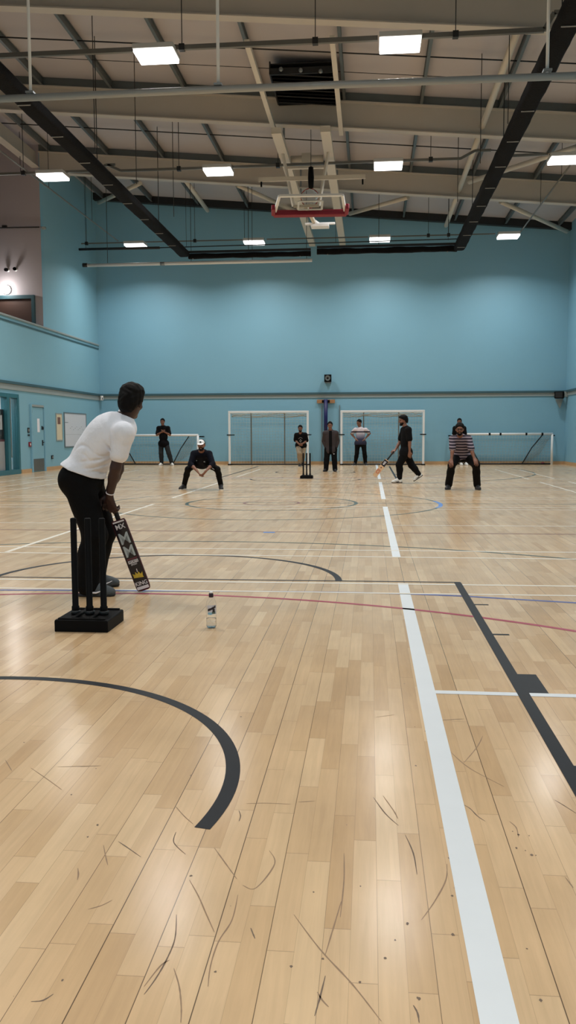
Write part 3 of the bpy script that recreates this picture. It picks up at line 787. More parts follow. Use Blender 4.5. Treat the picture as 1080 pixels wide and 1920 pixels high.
for x in (-2.22, -1.07):
    m.bar((x, 22.1, 8.22), (x+(0.25 if x < -1.6 else -0.25), 22.3, hc[2]+0.12), 0.06, 0.06)
m.bar((-1.97, 22.3, hc[2]+0.12), (-1.32, 22.3, hc[2]+0.12), 0.06, 0.06)
m.bar((-1.65, 22.3, hc[2]+0.12), (-1.5, 23.4, hc[2]-0.05), 0.08, 0.08)
m.build('support_frame', MT['tube'], bk)
p = on_y(600, 424, 23.4)
m = MB(); m.box(p[0]-0.24, 23.3, p[2]-0.03, p[0]+0.24, 23.6, p[2]+0.05); m.box(p[0]-0.4, 23.4, p[2]+0.05, p[0]+0.4, 23.5, p[2]+0.10)
m.bar((p[0], 23.45, p[2]+0.05), (-1.5, 23.35, hc[2]), 0.06, 0.06)
m.build('winch_box', MT['whitep'], bk, bevel=0.01)
a = on_y(485, 337, 21.6); b_ = on_y(685, 331, 21.6)
m = MB(); m.bar(a, b_, 0.05, 0.10); m.build('cross_rail', MT['tube'], bk)
p = on_y(583, 333, 21.3); MB().lathe([(0, -0.27), (0.06, -0.24), (0.075, 0), (0.06, 0.24), (0, 0.27)], p, 14).build('counterweight', MT['black'], bk)
MB().tube([(p[0], p[1], p[2]+0.26), (p[0], p[1], 8.5)], 0.008, 6).build('rope', MT['blacksteel'], bk)
for i, (x, y) in enumerate(((490, 345), (680, 340))):
    q = on_y(x, y, 21.6); MB().bar(q+np.array([0, 0, -0.07]), q+np.array([0, 0, 0.05]), 0.04, 0.04).build('hook', MT['black'], bk)
a = on_y(545, 299, 23.2); b_ = on_y(606, 297, 23.2)
m = MB(); m.tube([a, b_], 0.09, 12); m.box(a[0]+0.3, 23.1, a[2]-0.12, a[0]+0.55, 23.3, a[2]+0.12); m.bar(a+np.array([-0.1,0,-0.22]), b_+np.array([0.1,0,-0.22]), 0.1, 0.06)
m.build('winding_motor', MT['tube'], bk)

# ================================================================== GOALS
def net_panel(mb, a, b, c, d, cell, r, sag=0.0, seed=0):
    """net between a-b (top) and d-c (bottom)"""
    a, b, c, d = [np.array(k, float) for k in (a, b, c, d)]
    rr = np.random.default_rng(seed)
    nu = max(2, int(np.linalg.norm(b-a)/cell)); nv = max(2, int(np.linalg.norm(d-a)/cell))
    nrm = np.cross(b-a, d-a); nrm = nrm/(np.linalg.norm(nrm)+1e-9)
    off = rr.normal(0, 0.012, (nu+1, nv+1))
    def P(i, j):
        u, v = i/nu, j/nv
        p = (a*(1-u)+b*u)*(1-v)+(d*(1-u)+c*u)*v
        return p+nrm*(sag*math.sin(PI*u)*math.sin(PI*v))+nrm*off[i, j]+np.array([0, 0, -0.02*math.sin(PI*u)*abs(sag)*5])
    for i in range(nu+1):
        mb.tube([P(i, j) for j in range(nv+1)], r, 4, caps=False)
    for j in range(nv+1):
        mb.tube([P(i, j) for i in range(nu+1)], r, 4, caps=False)

def tall_goal(x0, x1, y, label):
    t = thing('folding_goal', ((x0+x1)/2, y, 0), label, 'goal', 'tall white wall goals')
    H = 2.0; d = 0.62
    for x in (x0, x1):
        MB().box(x-0.04, y-0.04, 0.0, x+0.04, y+0.04, H).build('post', MT['white'], t, bevel=0.008)
        b = MB(); b.box(x-0.10, y-0.055, 1.14, x+0.10, y-0.04, 1.18); b.box(x-0.10, y-0.04, 1.14, x-0.075, y+d, 1.18); b.box(x+0.075, y-0.04, 1.14, x+0.10, y+d, 1.18)
        b.build('wall_bracket', MT['black'], t)
        f = MB(); f.box(x-0.07, y-0.08, 0.0, x+0.07, y+0.08, 0.045); f.build('foot', MT['black'], t, bevel=0.006)
    MB().box(x0-0.04, y-0.04, H, x1+0.04, y+0.04, H+0.08).build('crossbar', MT['white'], t, bevel=0.008)
    W = x1-x0
    for k in (0.27, 0.70):
        x = x0+W*k
        m = MB(); m.tube([(x, y+0.20, 0.03), (x, y+0.20, H-0.03), (x, y+0.04, H+0.02)], 0.024, 10); m.tube([(x, y+0.28, 0.03), (x, y+0.28, H-0.05)], 0.016, 8)
        m.build('folding_arm', MT['galv'], t)
    m = MB(); m.tube([(x0, y+0.10, 0.025), (x1, y+0.10, 0.025)], 0.024, 8); m.build('ground_bar', MT['blacksteel'], t)
    m = MB(); net_panel(m, (x0+0.05, y+0.36, H-0.02), (x1-0.05, y+0.36, H-0.02), (x1-0.05, y+0.42, 0.05), (x0+0.05, y+0.42, 0.05), 0.11, 0.0032, 0.04, 3)
    net_panel(m, (x0+0.02, y+0.02, H), (x1-0.02, y+0.02, H), (x1-0.02, y+0.36, H-0.02), (x0+0.02, y+0.36, H-0.02), 0.10, 0.004, 0.02, 4)
    m.build('net', MT['net'], t)
    m = MB()
    r = np.random.default_rng(5)
    for k in range(3):
        xs = np.linspace(x0+0.06, x1-0.06, 26)
        m.tube([(x, y+0.10+0.05*k, H-0.05-0.05*k+0.02*math.sin(x*5+k)+r.uniform(-.015, .015)) for x in xs], 0.017, 5)
    m.build('gathered_net', MT['netgrey'], t)
    return t
tall_goal(-5.40, -2.37, 32.77, 'tall white goal against far wall, left of the blue post')
tall_goal(-1.08, 2.02, 32.80, 'tall white goal against far wall, right of the blue post')

def low_goal(x0, x1, y, label, tape):
    t = thing('low_goal', ((x0+x1)/2, y, 0), label, 'goal', 'low white goals at the far wall')
    H = 1.16
    for x in (x0, x1):
        MB().tube([(x, y, 0), (x, y, H)], 0.045, 12).build('post', MT['white'], t)
        s = 1 if x == x0 else -1
        b = MB(); b.tube([(x, y+0.02, H-0.06), (x-0.13*s, y+0.25, H-0.06), (x-0.13*s, YB-0.03, H-0.06)], 0.025, 8); b.build('wall_hook', MT['black'], t)
        m = MB(); m.tube([(x+s*0.35, y+0.03, H-0.03), (x+s*0.72, y+0.16, 0.55*H), (x+s*1.05, y+0.22, 0.04)], 0.020, 8); m.tube([(x, y+0.02, H), (x+s*0.36, y+0.03, H-0.02)], 0.022, 8)
        m.build('folding_arm', MT['blacksteel'], t)
        m = MB(); net_panel(m, (x+s*0.03, y+0.05, H-0.05), (x+s*0.38, y+0.06, H-0.05), (x+s*1.0, y+0.24, 0.05), (x+s*0.45, y+0.24, 0.35), 0.07, 0.005, 0.05, 8)
        m.build('gathered_net', MT['netgrey'], t)
    MB().tube([(x0-0.02, y, H), (x1+0.02, y, H)], 0.045, 12).build('crossbar', MT['white'], t)
    for k in tape:
        x = x0+(x1-x0)*k
        MB().tube([(x-0.035, y, H), (x+0.035, y, H)], 0.05, 12).build('tape_band', MT['black'], t)
    MB().tube([(x0, y+0.08, 0.03), (x1, y+0.08, 0.03)], 0.028, 8).build('ground_bar', MT['blacksteel'], t)
    m = MB(); net_panel(m, (x0, y+0.08, H-0.02), (x1, y+0.08, H-0.02), (x1, y+0.24, 0.05), (x0, y+0.24, 0.05), 0.11, 0.0032, 0.03, 6)
    m.build('net', MT['net'], t)
    return t
low_goal(-10.3, -6.68, 32.95, 'low white goal at far left, behind the batter and standing man', ())
low_goal(3.16, 6.86, 33.2, 'low white goal at far right with black tape bands on its bar', (0.13, 0.37, 0.48, 0.74, 0.9))
rm = thing('red_ball', on_y(1018, 867, 33.35), 'small dark red ball lying inside the low goal at far right', 'ball')
p = rm.location
MB().lathe([(0, -0.085)]+[(0.085*math.cos(a), 0.085*math.sin(a)) for a in np.linspace(-1.4, 1.4, 11)]+[(0, 0.085)], (p[0], p[1], 0.088), 20).build('ball', MT['red'], rm)
rm.location[2] = 0.0
for ch in rm.children: ch.location[2] = p[2]-0.0 if False else 0.0

# blue padded post
bp = thing('padded_post', (-1.71, 33.35, 0), 'navy blue padded post with wooden crosspiece on the far wall', 'post')
MB().tube([(-1.71, 33.36, 1.05), (-1.71, 33.36, 2.52)], 0.072, 16).build('padding', MT['blue'], bp)
MB().box(-2.06, 33.46, 2.38, -1.36, 33.52, 2.52).build('crosspiece', MT['wood'], bp, bevel=0.006)
m = MB(); m.box(-1.86, 33.40, 2.40, -1.56, 33.47, 2.50); m.build('clamp', MT['black'], bp, bevel=0.006)
MB().box(-1.77, 33.32, 0, -1.65, 33.42, 1.05).build('lower_post', MT['galv'], bp)
for x in (-1.88, -1.18):
    MB().box(x-0.012, 33.5, 0.12, x+0.012, YB-0.005, 2.3).build('wall_channel', MT['galv'], bp)

# loudspeakers
def box_speaker(c, w, h, d, label, tilt=0.0, bracket='stub'):
    t = thing('wall_speaker', c, label, 'speaker')
    x, y, z = c
    MB().box(x-w/2, y-d, z-h/2, x+w/2, y, z+h/2).build('cabinet', MT['black'], t, bevel=0.012)
    MB().lathe([(0.01, 0), (w*0.33, 0.012), (w*0.38, 0.018), (w*0.38, 0.0)], (x, y-d-0.002, z), 24, (0, -1, 0)).build('cone', MT['purlin'], t)
    MB().lathe([(0, 0.02), (w*0.12, 0.012), (w*0.14, 0.0)], (x, y-d-0.006, z), 16, (0, -1, 0)).build('dust_cap', MT['black'], t)
    b = MB(); b.box(x-0.05, y, z-0.06, x+0.05, YB-0.002, z+0.06); b.box(x-0.12, y-d*0.6, z-h/2-0.035, x+0.12, YB-0.002, z-h/2-0.005)
    b.build('bracket', MT['galv'], t)
    return t
box_speaker((-1.63, 33.42, 3.33), 0.27, 0.28, 0.20, 'small black square speaker on the far wall above the blue post')
sp = thing('corner_speaker', (7.12, 33.3, 2.64), 'black corner speaker under the ledge, far right corner', 'speaker')
MB().obox((7.10, 33.28, 2.62), (0.9, -0.35, 0), (0.35, 0.9, 0), (0, 0, 1), 0.17, 0.12, 0.13).build('cabinet', MT['black'], sp, bevel=0.015)
MB().obox((7.06, 33.17, 2.62), (0.9, -0.35, 0), (0.35, 0.9, 0), (0, 0, 1), 0.13, 0.012, 0.10).build('grille', MT['blacksteel'], sp)
m = MB(); flat_poly(m, [(7.0, 33.50, 2.48), (7.30, 33.50, 2.48), (7.18, 33.50, 2.12)], (0, 1, 0), 0.04); m.box(7.22, 33.3, 2.5, 7.27, YB, 2.56); m.box(7.27, 33.2, 2.55, XR, 33.3, 2.75)
m.build('bracket', MT['strip'], sp)
s = thing('motion_sensor', (XL+0.1, 33.3, 2.66), 'small white motion sensor in the far left corner under the ledge', 'sensor')
MB().obox((XL+0.12, 33.42, 2.64), (0.7, -0.7, 0), (0.7, 0.7, 0), (0, 0, 1), 0.07, 0.05, 0.09).build('case', MT['whitep'], s, bevel=0.015)
MB().obox((XL+0.155, 33.385, 2.62), (0.7, -0.7, 0), (0.7, 0.7, 0), (0, 0, 1), 0.05, 0.012, 0.04).build('lens', MT['blacksteel'], s, bevel=0.006)

# left wall boards and fittings
wb = thing('whiteboard', (XL, 30.6, 1.36), 'large white wall board in a grey frame on left wall', 'whiteboard')
MB().box(XL, 29.48, 0.78, XL+0.02, 31.76, 1.95).build('panel', MT['board'], wb)
m = MB(); m.box(XL, 29.44, 0.74, XL+0.032, 31.80, 0.78); m.box(XL, 29.44, 1.95, XL+0.032, 31.80, 1.99); m.box(XL, 29.44, 0.78, XL+0.032, 29.48, 1.95); m.box(XL, 31.76, 0.78, XL+0.032, 31.80, 1.95)
m.build('frame', MT['galv'], wb)
m = MB(); m.box(XL+0.02, 29.5, 1.62, XL+0.0215, 29.85, 1.64); m.box(XL+0.02, 29.5, 1.20, XL+0.0212, 31.7, 1.205)
for k in range(9): m.box(XL+0.02, 30.0+0.17*k, 1.42+0.06*math.sin(k*2.1), XL+0.0212, 30.08+0.17*k, 1.435+0.06*math.sin(k*2.1))
m.build('marks', MT['galv'], wb)
nb_ = thing('notice_board', (XL, 29.0, 1.45), 'narrow cream notice with a brown picture beside the whiteboard', 'notice')
MB().box(XL, 28.70, 1.02, XL+0.015, 29.22, 1.90).build('card', MT['cream'], nb_)
MB().box(XL+0.015, 28.80, 1.56, XL+0.017, 29.08, 1.80).build('picture', MT['brownphoto'], nb_)
m = MB(); m.box(XL, 28.66, 0.98, XL+0.022, 28.70, 1.94); m.box(XL, 29.22, 0.98, XL+0.022, 29.26, 1.94); m.box(XL, 28.70, 0.98, XL+0.022, 29.22, 1.02); m.box(XL, 28.70, 1.90, XL+0.022, 29.22, 1.94)
m.build('frame', MT['strip'], nb_)
so = thing('wall_socket', (XL, 28.2, 0.44), 'dark wall socket low on the wall right of the teal door', 'socket')
MB().box(XL, 28.14, 0.38, XL+0.03, 28.30, 0.50).build('plate', MT['blacksteel'], so, bevel=0.006)
MB().box(XL+0.03, 28.18, 0.41, XL+0.036, 28.26, 0.46).build('rocker', MT['strap'], so)
sw = thing('switch_plate', (XL, 26.25, 1.3), 'small dark switch plates on the wall left of the teal door', 'switch')
m = MB(); m.box(XL, 26.19, 1.26, XL+0.02, 26.33, 1.42); m.build('plate', MT['blacksteel'], sw, bevel=0.004)
MB().box(XL, 26.20, 1.16, XL+0.02, 26.34, 1.21).build('lower_plate', MT['blacksteel'], sw, bevel=0.004)
MB().box(XL+0.02, 26.22, 1.30, XL+0.026, 26.29, 1.38).build('rocker', MT['strap'], sw)
fa = thing('call_point', (XL, 26.3, 0.88), 'small dark red call point below the switch plates', 'alarm')
MB().box(XL, 26.24, 0.82, XL+0.04, 26.38, 0.97).build('case', MT['red'], fa, bevel=0.006)
MB().box(XL+0.04, 26.28, 0.86, XL+0.043, 26.34, 0.93).build('window', MT['whitep'], fa)

# gallery fittings
gx, gy, gz = -11.97, 27.78, 5.97
bl_ = thing('bulkhead_lamp', (gx, gy, gz), 'round glowing bulkhead lamp on the grey gallery wall', 'lamp')
MB().lathe([(0.0, 0.0), (0.14, 0.0), (0.14, 0.05), (0.12, 0.06)], (gx, gy+0.01, gz), 24, (0, -1, 0)).build('base', MT['whitep'], bl_)
MB().lathe([(0.135, 0.0), (0.125, 0.05), (0.08, 0.09), (0.0, 0.105)], (gx, gy-0.05, gz), 24, (0, -1, 0)).build('diffuser', MT['bulkhead'], bl_)
ld = bpy.data.lights.new('bulkhead_light', 'POINT'); ld.energy = 26; ld.color = (1, 0.95, 0.9); ld.shadow_soft_size = 0.1
lo = bpy.data.objects.new('lamp_light', ld); lo.location = (0, -0.42, 0); link(lo, bl_)
for i, (dx, lab_) in enumerate(((-11.93, 'left of two small black round fittings on the gallery wall'), (-11.68, 'right of two small black round fittings on the gallery wall'))):
    q = on_y((15, 29.5)[i], (506.5, 505)[i], 27.78)
    f_ = thing('wall_spotlight', q, lab_, 'spotlight', 'black fittings on the gallery wall')
    MB().lathe([(0.0, 0.0), (0.06, 0.0), (0.06, 0.015), (0.025, 0.02), (0.025, 0.06)], (q[0], 27.80, q[2]), 16, (0, -1, 0)).build('base', MT['whitep'], f_)
    MB().lathe([(0.0, 0.0), (0.04, 0.0), (0.055, 0.03), (0.058, 0.11), (0.045, 0.12), (0.04, 0.08), (0, 0.08)], (q[0], 27.73, q[2]), 16, (-0.2+0.4*i, -1, -0.1)).build('head', MT['black'], f_)
q0 = on_y(0, 426, 27.75); q1 = on_y(74, 426, 27.75)
cp = thing('surface_conduit', q1, 'thin dark conduit running along the grey gallery wall to a small camera', 'conduit')
MB().tube([(-14.5, 27.75, q0[2]), (q1[0], 27.75, q1[2])], 0.02, 8).build('pipe', MT['blacksteel'], cp)
MB().box(-12.05, 27.72, q0[2]-0.035, -11.9, 27.79, q0[2]+0.05).build('junction_box', MT['blacksteel'], cp)
q2 = on_x(83, 428, XL+0.12)
sc_ = thing('security_camera', q2, 'small pale camera on the teal wall edge by the gallery', 'camera')
MB().tube([(XL+0.12, q2[1]-0.13, q2[2]-0.02), (XL+0.12, q2[1]+0.06, q2[2]+0.02)], 0.05, 12).build('body', MT['strip'], sc_)
MB().tube([(XL, q2[1], q2[2]+0.04), (XL+0.12, q2[1], q2[2]+0.02)], 0.02, 8).build('arm', MT['galv'], sc_)
q0 = on_y(0, 328, 26.6); q1 = on_y(68, 324.5, 26.6)
cp = thing('gallery_rail', q1, 'grey rail slung across the gallery opening at upper left', 'rail')
MB().tube([(-14.5, 26.6, q0[2]-0.01), (q1[0], 26.6, q1[2])], 0.035, 10).build('rail', MT['galv'], cp)
for x in (-13.2, -11.6, -10.9):
    MB().tube([(x, 26.6, q1[2]), (x, 26.6, roof(x, ZD))], 0.009, 6).build('hanging_rod', MT['blacksteel'], cp)

# ================================================================== WICKETS
def wicket(xc, yc, label, yaw=0.0):
    t = thing('wicket', (xc, yc, 0), label, 'wicket', 'plastic stump sets')
    b = MB()
    # base: low tray with raised ribs
    w, d, h = 0.335, 0.34, 0.075
    prof = [(-w/2, 0), (w/2, 0), (w/2, h*0.9), (w/2-0.006, h), (-w/2+0.006, h), (-w/2, h*0.9)]
    vs = [(xc+x, yc-d/2, z) for x, z in prof]+[(xc+x, yc+d/2, z) for x, z in prof]
    n = len(prof); fs = [tuple(range(n))[::-1], tuple(range(n, 2*n))]+[(i, (i+1) % n, (i+1) % n+n, i+n) for i in range(n)]
    b.add(vs, fs)
    for sx in (-0.055, 0.055):
        b.obox((xc+sx, yc, h+0.006), (1,0,0), (0,1,0), (0,0,1), 0.012, d/2-0.02, 0.008)
    b.obox((xc, yc-d/2+0.02, h+0.004), (1,0,0), (0,1,0), (0,0,1), w/2-0.02, 0.012, 0.006); b.obox((xc, yc+d/2-0.02, h+0.004), (1,0,0), (0,1,0), (0,0,1), w/2-0.02, 0.012, 0.006)
    b.build('base', MT['black'], t, bevel=0.008)
    for sx in (-0.091, 0, 0.091):
        m = MB(); m.lathe([(0.0, h-0.01), (0.024, h-0.01), (0.024, h+0.05), (0.0195, h+0.055), (0.0195, 0.675), (0.017, 0.682), (0.010, 0.684), (0.006, 0.678), (0, 0.678)], (xc+sx, yc, 0), 20)
        m.build('stump', MT['black'], t)
        m = MB(); m.lathe([(0.026, 0), (0.031, 0.004), (0.031, 0.02), (0.026, 0.024)], (xc+sx, yc, h+0.002), 20); m.build('socket_ring', MT['blacksteel'], t)
    return t
wicket(-1.745, 5.14, 'black three stump wicket in the foreground by the batter')
wicket(-1.69, 22.96, 'far black three stump wicket in front of the bowler')

# ================================================================== BATS
def bat(toe, top, nrm, label, skin, edge, grip, name='cricket_bat', ratio=0.655, tw=0.108):
    toe, top, nrm = [np.array(k, float) for k in (toe, top, nrm)]
    ly = (top-toe); L = np.linalg.norm(ly); ly /= L
    nrm = nrm-ly*np.dot(nrm, ly); nrm /= np.linalg.norm(nrm)
    lx = np.cross(ly, nrm); lx /= np.linalg.norm(lx)       # width
    t = thing(name, (toe[0], toe[1], 0), label, 'cricket bat', 'cricket bats')
    BL = L*ratio
    prof = []
    n = 22; m = MB(); vs = []; fs = []; k = 0
    def section(y):
        s = y/BL
        w = tw/2*(1.0 if s < 0.97 else 1.0-(s-0.97)*4)
        if s < 0.06: w *= math.sqrt(max(0.0, 1-((0.06-s)/0.06)**2))*0.35+0.65
        e = 0.016*(0.8+0.2*math.sin(PI*min(1, s*1.05))); sp = 0.030+0.022*math.exp(-((s-0.28)/0.22)**2)-0.012*s
        return [(-w, 0.0), (-w*0.5, 0.0012), (0, 0.0016), (w*0.5, 0.0012), (w, 0.0), (w, -e), (w*0.45, -e-(sp-e)*0.55), (0, -sp), (-w*0.45, -e-(sp-e)*0.55), (-w, -e)]
    ys = [0.0, 0.004, 0.012, 0.03, 0.06]+list(np.linspace(0.1, BL*0.96, 12))+[BL*0.98, BL]
    for y in ys:
        sc_ = section(y)
        kk = 1.0 if y > 0.003 else 0.75
        for x, z in sc_: vs.append(toe+lx*x*kk+ly*y+nrm*z*(kk if y < 0.003 else 1))
    c = len(section(0.1))
    for i in range(len(ys)-1):
        for j in range(c):
            a, b = i*c+j, i*c+(j+1) % c
            fs.append((a, b, b+c, a+c))
    fs.append(tuple(range(c))[::-1]); fs.append(tuple((len(ys)-1)*c+j for j in range(c)))
    m.add(vs, fs); bl = m.build('blade', edge, t)
    fc = MB(); fv = []; ff = []
    y2 = [y for y in ys if y >= 0.012 and y <= BL*0.975]
    for y in y2:
        sc_ = section(y)
        for x, z in sc_[:5]: fv.append(toe+lx*x*0.93+ly*y+nrm*(z+0.0006))
    for i in range(len(y2)-1):
        for j in range(4): ff.append((i*5+j, i*5+j+1, i*5+6+j, i*5+5+j))
    fc.add(fv, ff); face = fc.build('face_sticker', skin, t)
    m = MB(); h0 = toe+ly*(BL-0.01)-nrm*0.018; h1 = toe+ly*L-nrm*0.018
    k = 40; pts = [h0+(h1-h0)*i/k for i in range(k+1)]
    rad = [0.0175+0.0012*(i % 2) if i < k-1 else (0.021 if i == k-1 else 0.016) for i in range(k+1)]
    m.tube(pts, 0.018, 14, radii=rad); m.build('grip', grip, t)
    return t, toe, lx, ly, nrm, BL, bl
MT['batblack'] = mat('black_bat_sticker', (0.012, 0.009, 0.014), 0.3, var=0.2)
MT['batmaroon'] = mat('maroon_bat_edge', lin(74, 14, 26), 0.35, var=0.15)
MT['batsilver'] = mat('silver_lettering', lin(176, 190, 200), 0.3, 0.3, var=0.25, vscale=30)
MT['batwhite'] = mat('white_lettering', lin(230, 226, 230), 0.5, var=0.05)
MT['batgold'] = mat('gold_crown_print', lin(204, 176, 60), 0.4, var=0.3, vscale=40)
MT['batmaroonlet'] = mat('maroon_lettering', lin(120, 50, 66), 0.4, var=0.1)
MT['willow'] = mat('pale_willow', lin(214, 178, 140), 0.45, var=0.10, vscale=20)
MT['gripblack'] = mat('black_rubber_grip', (0.01, 0.01, 0.012), 0.8, bump=0.4, bscale=200)
MT['orangelet'] = mat('orange_red_lettering', lin(190, 74, 50), 0.45, var=0.1)
toe = on_y(270.5, 1107, 6.30); top = on_y(199.5, 919, 6.24)
toe[2] = max(toe[2], 0.012)
bt, toe, lx, ly, nn, BL, bld = bat(toe, top, (-0.05, -1, 0.0), 'black and maroon cricket bat held by the batter, toe on the floor', MT['batblack'], MT['batmaroon'], MT['gripblack'], tw=0.112, ratio=0.705)
if np.dot(lx, _rt) < 0: lx = -lx
def on_bat(s, x=0.0, z=0.003): return toe+ly*BL*s+lx*x+nn*z
lettering('lettering', 'MX', 0.055, on_bat(0.905), lx, ly, nn, MT['batwhite'], bt, squash=0.95)
lettering('lettering', 'M', 0.125, on_bat(0.735), lx, ly, nn, MT['batsilver'], bt, squash=0.92)
lettering('lettering', 'M', 0.125, on_bat(0.555), lx, ly, nn, MT['batsilver'], bt, squash=0.92)
m = MB(); [m.obox(on_bat(0.455, -0.036+0.012*i, 0.003), lx, ly, nn, 0.004, 0.006, 0.0004) for i in range(7)]; m.build('small_print', MT['batmaroonlet'], bt)
m = MB(); m.obox(on_bat(0.415, 0, 0.0024), lx, ly, nn, 0.040, 0.0115, 0.0004); m.build('sports_band', MT['batwhite'], bt)
lettering('lettering', 'SPORTS', 0.021, on_bat(0.415, 0, 0.003), lx, ly, nn, MT['batblack'], bt)
lettering('lettering', 'SPORT', 0.017, on_bat(0.375), lx, ly, nn, MT['batwhite'], bt)
m = MB(); cpts = [(-0.038, -0.022), (0.030, -0.030), (0.034, -0.018), (0.040, 0.012), (0.022, -0.004), (0.010, 0.020), (-0.002, 0.002), (-0.016, 0.022), (-0.022, 0.0), (-0.042, 0.012)]
flat_poly(m, [on_bat(0.235, x, 0.0026)+ly*y for x, y in cpts], nn, 0.0008); m.build('crown_print', MT['batgold'], bt)
m = MB(); m.bar(on_bat(0.205, -0.040, 0.0035), on_bat(0.185, 0.036, 0.0035), 0.009, 0.001, up=nn); m.build('crown_band', MT['batgold'], bt)
m = MB(); m.bar(on_bat(0.31, 0.004, 0.0028), on_bat(0.265, 0.002, 0.0028), 0.006, 0.0008, up=nn); m.build('crown_spike', MT['batwhite'], bt)
lettering('lettering', 'KING', 0.044, on_bat(0.105), lx, ly, nn, MT['batwhite'], bt, squash=0.95)
m = MB(); m.obox(on_bat(0.045, 0, 0.0022), lx, ly, nn, 0.048, 0.012, 0.0005); m.build('toe_band', MT['batwhite'], bt)
m = MB(); m.obox(on_bat(0.975, 0, 0.0022), lx, ly, nn, 0.046, 0.006, 0.0005); m.build('shoulder_band', MT['batwhite'], bt)

toe = on_y(702, 893, 20.78); top = on_y(738.5, 846, 20.78)
b2, toe2, lx2, ly2, nn2, BL2, bld2 = bat(toe, top, (-0.10, -1, 0.1), 'pale willow cricket bat trailing from the walking man', MT['willow'], MT['willow'], MT['gripblack'], tw=0.112)
if np.dot(lx2, _rt) < 0: lx2 = -lx2
def on_bat2(s, x=0.0, z=0.003): return toe2+ly2*BL2*s+lx2*x+nn2*z
m = MB(); m.obox(on_bat2(0.80, 0, 0.0024), lx2, ly2, nn2, 0.054, BL2*0.16, 0.0006); m.build('black_sticker', MT['batblack'], b2)
lettering('lettering', 'MB', 0.075, on_bat2(0.80, 0, 0.004), ly2, -lx2, nn2, MT['batwhite'], b2, thick=0.001)
lettering('lettering', 'CS', 0.105, on_bat2(0.30, 0, 0.004), ly2, -lx2, nn2, MT['orangelet'], b2, thick=0.001)
m = MB(); m.lathe([(0, 0.003), (0.016, 0.003), (0.016, 0)], on_bat2(0.53, 0, 0.001), 14, nn2); m.build('round_sticker', MT['batmaroon'], b2)

# ================================================================== BOTTLE
bx, by = [float(v) for v in on_floor(396.5, 1177)[:2]]
bo = thing('water_bottle', (bx, by, 0), 'clear plastic water bottle with a dark cap standing on the floor', 'bottle')
R = 0.0315
prof = [(0.0, 0.004), (0.020, 0.002), (0.029, 0.006), (R, 0.014), (R, 0.028), (R-0.0015, 0.031), (R, 0.034), (R, 0.052), (R-0.0015, 0.055), (R, 0.058), (R, 0.145), (R-0.0012, 0.155), (0.029, 0.165), (0.024, 0.176), (0.017, 0.186), (0.0135, 0.191), (0.0135, 0.204)]
inner = [(max(r-0.0008, 0), z+0.0008) for r, z in prof][::-1]
MB().lathe(prof+inner, (bx, by, 0), 32).build('body', MT['bottle'], bo)
wp = [(0.0, 0.0056)]+[(r-0.0014, z+0.0014) for r, z in prof[1:12] if z < 0.06]+[(R-0.0014, 0.060), (0, 0.060)]
MB().lathe(wp, (bx, by, 0), 32).build('water', MT['water'], bo)
MB().lathe([(0.0, 0.219), (0.011, 0.219), (0.0138, 0.216), (0.0145, 0.197), (0.0145, 0.193), (0, 0.193)], (bx, by, 0), 24).build('cap', mat('dark_bottle_cap', (0.03, 0.012, 0.022), 0.4, var=0.1), bo)
MB().lathe([(0.0, 0.228), (0.009, 0.228), (0.0115, 0.224), (0.0115, 0.2185), (0, 0.2185)], (bx, by, 0), 20).build('cap_top', MT['whitep'], bo)
def wrap(a0, a1, z0, z1, r, m_, name, n=20):
    mb = MB(); vs = []; fs = []
    for i in range(n+1):
        a = math.radians(a0+(a1-a0)*i/n)
        for z in (z0, z1): vs.append((bx+r*math.cos(a), by+r*math.sin(a), z))
    for i in range(n): fs.append((2*i, 2*i+2, 2*i+3, 2*i+1))
    mb.add(vs, fs, True); return mb.build(name, m_, bo)
MT['labelclear'] = mat('pale_bottle_label', lin(206, 204, 212), 0.4, var=0.06)
MT['labelblue'] = mat('light_blue_label', lin(130, 184, 208), 0.4, var=0.1)
MT['labelblack'] = mat('black_label_print', (0.02, 0.012, 0.02), 0.4, var=0.1)
MT['labelgreen'] = mat('grey_green_label', lin(86, 110, 100), 0.4, var=0.1)
wrap(-125, 0, 0.090, 0.148, R+0.0006, MT['labelclear'], 'label')
wrap(-118, -72, 0.088, 0.102, R+0.0010, MT['labelblue'], 'label_band')
wrap(-72, -30, 0.094, 0.108, R+0.0010, MT['labelgreen'], 'label_band')
mk = MB()
for i in range(14):
    a = math.radians(-118+6.4*i); z = 0.116+0.0016*i
    for k in range(4):
        aa = a+0.03*k
        mk.obox((bx+(R+0.0013)*math.cos(aa), by+(R+0.0013)*math.sin(aa), z+0.004*math.sin(k*2.2+i*1.7)), (-math.sin(aa), math.cos(aa), 0), (math.cos(aa), math.sin(aa), 0), (0,0,1), 0.0012, 0.0003, 0.004)
mk.build('label_script', MT['labelblack'], bo)
wrap(-66, -38, 0.104, 0.124, R+0.0014, MT['labelblack'], 'label_print')

# ================================================================== PEOPLE
# bodies and clothes are meshed from smooth blends of tapered limbs (surface nets)
F32 = np.float32
def V(*a): return np.array(a, float)
def unit(v):
    v = np.array(v, float); return v/(np.linalg.norm(v)+1e-12)

def rc(a, b, ra, rb):
    a = np.array(a, float); b = np.array(b, float); ab = b-a; L2 = float(ab@ab)+1e-12
    def f(P):
        t = np.clip(((P-a)@ab)/L2, 0, 1)
        q = P-a-t[:, None]*ab
        return np.sqrt((q*q).sum(1))-(ra+(rb-ra)*t)
    m = max(ra, rb)
    return f, np.minimum(a, b)-m, np.maximum(a, b)+m

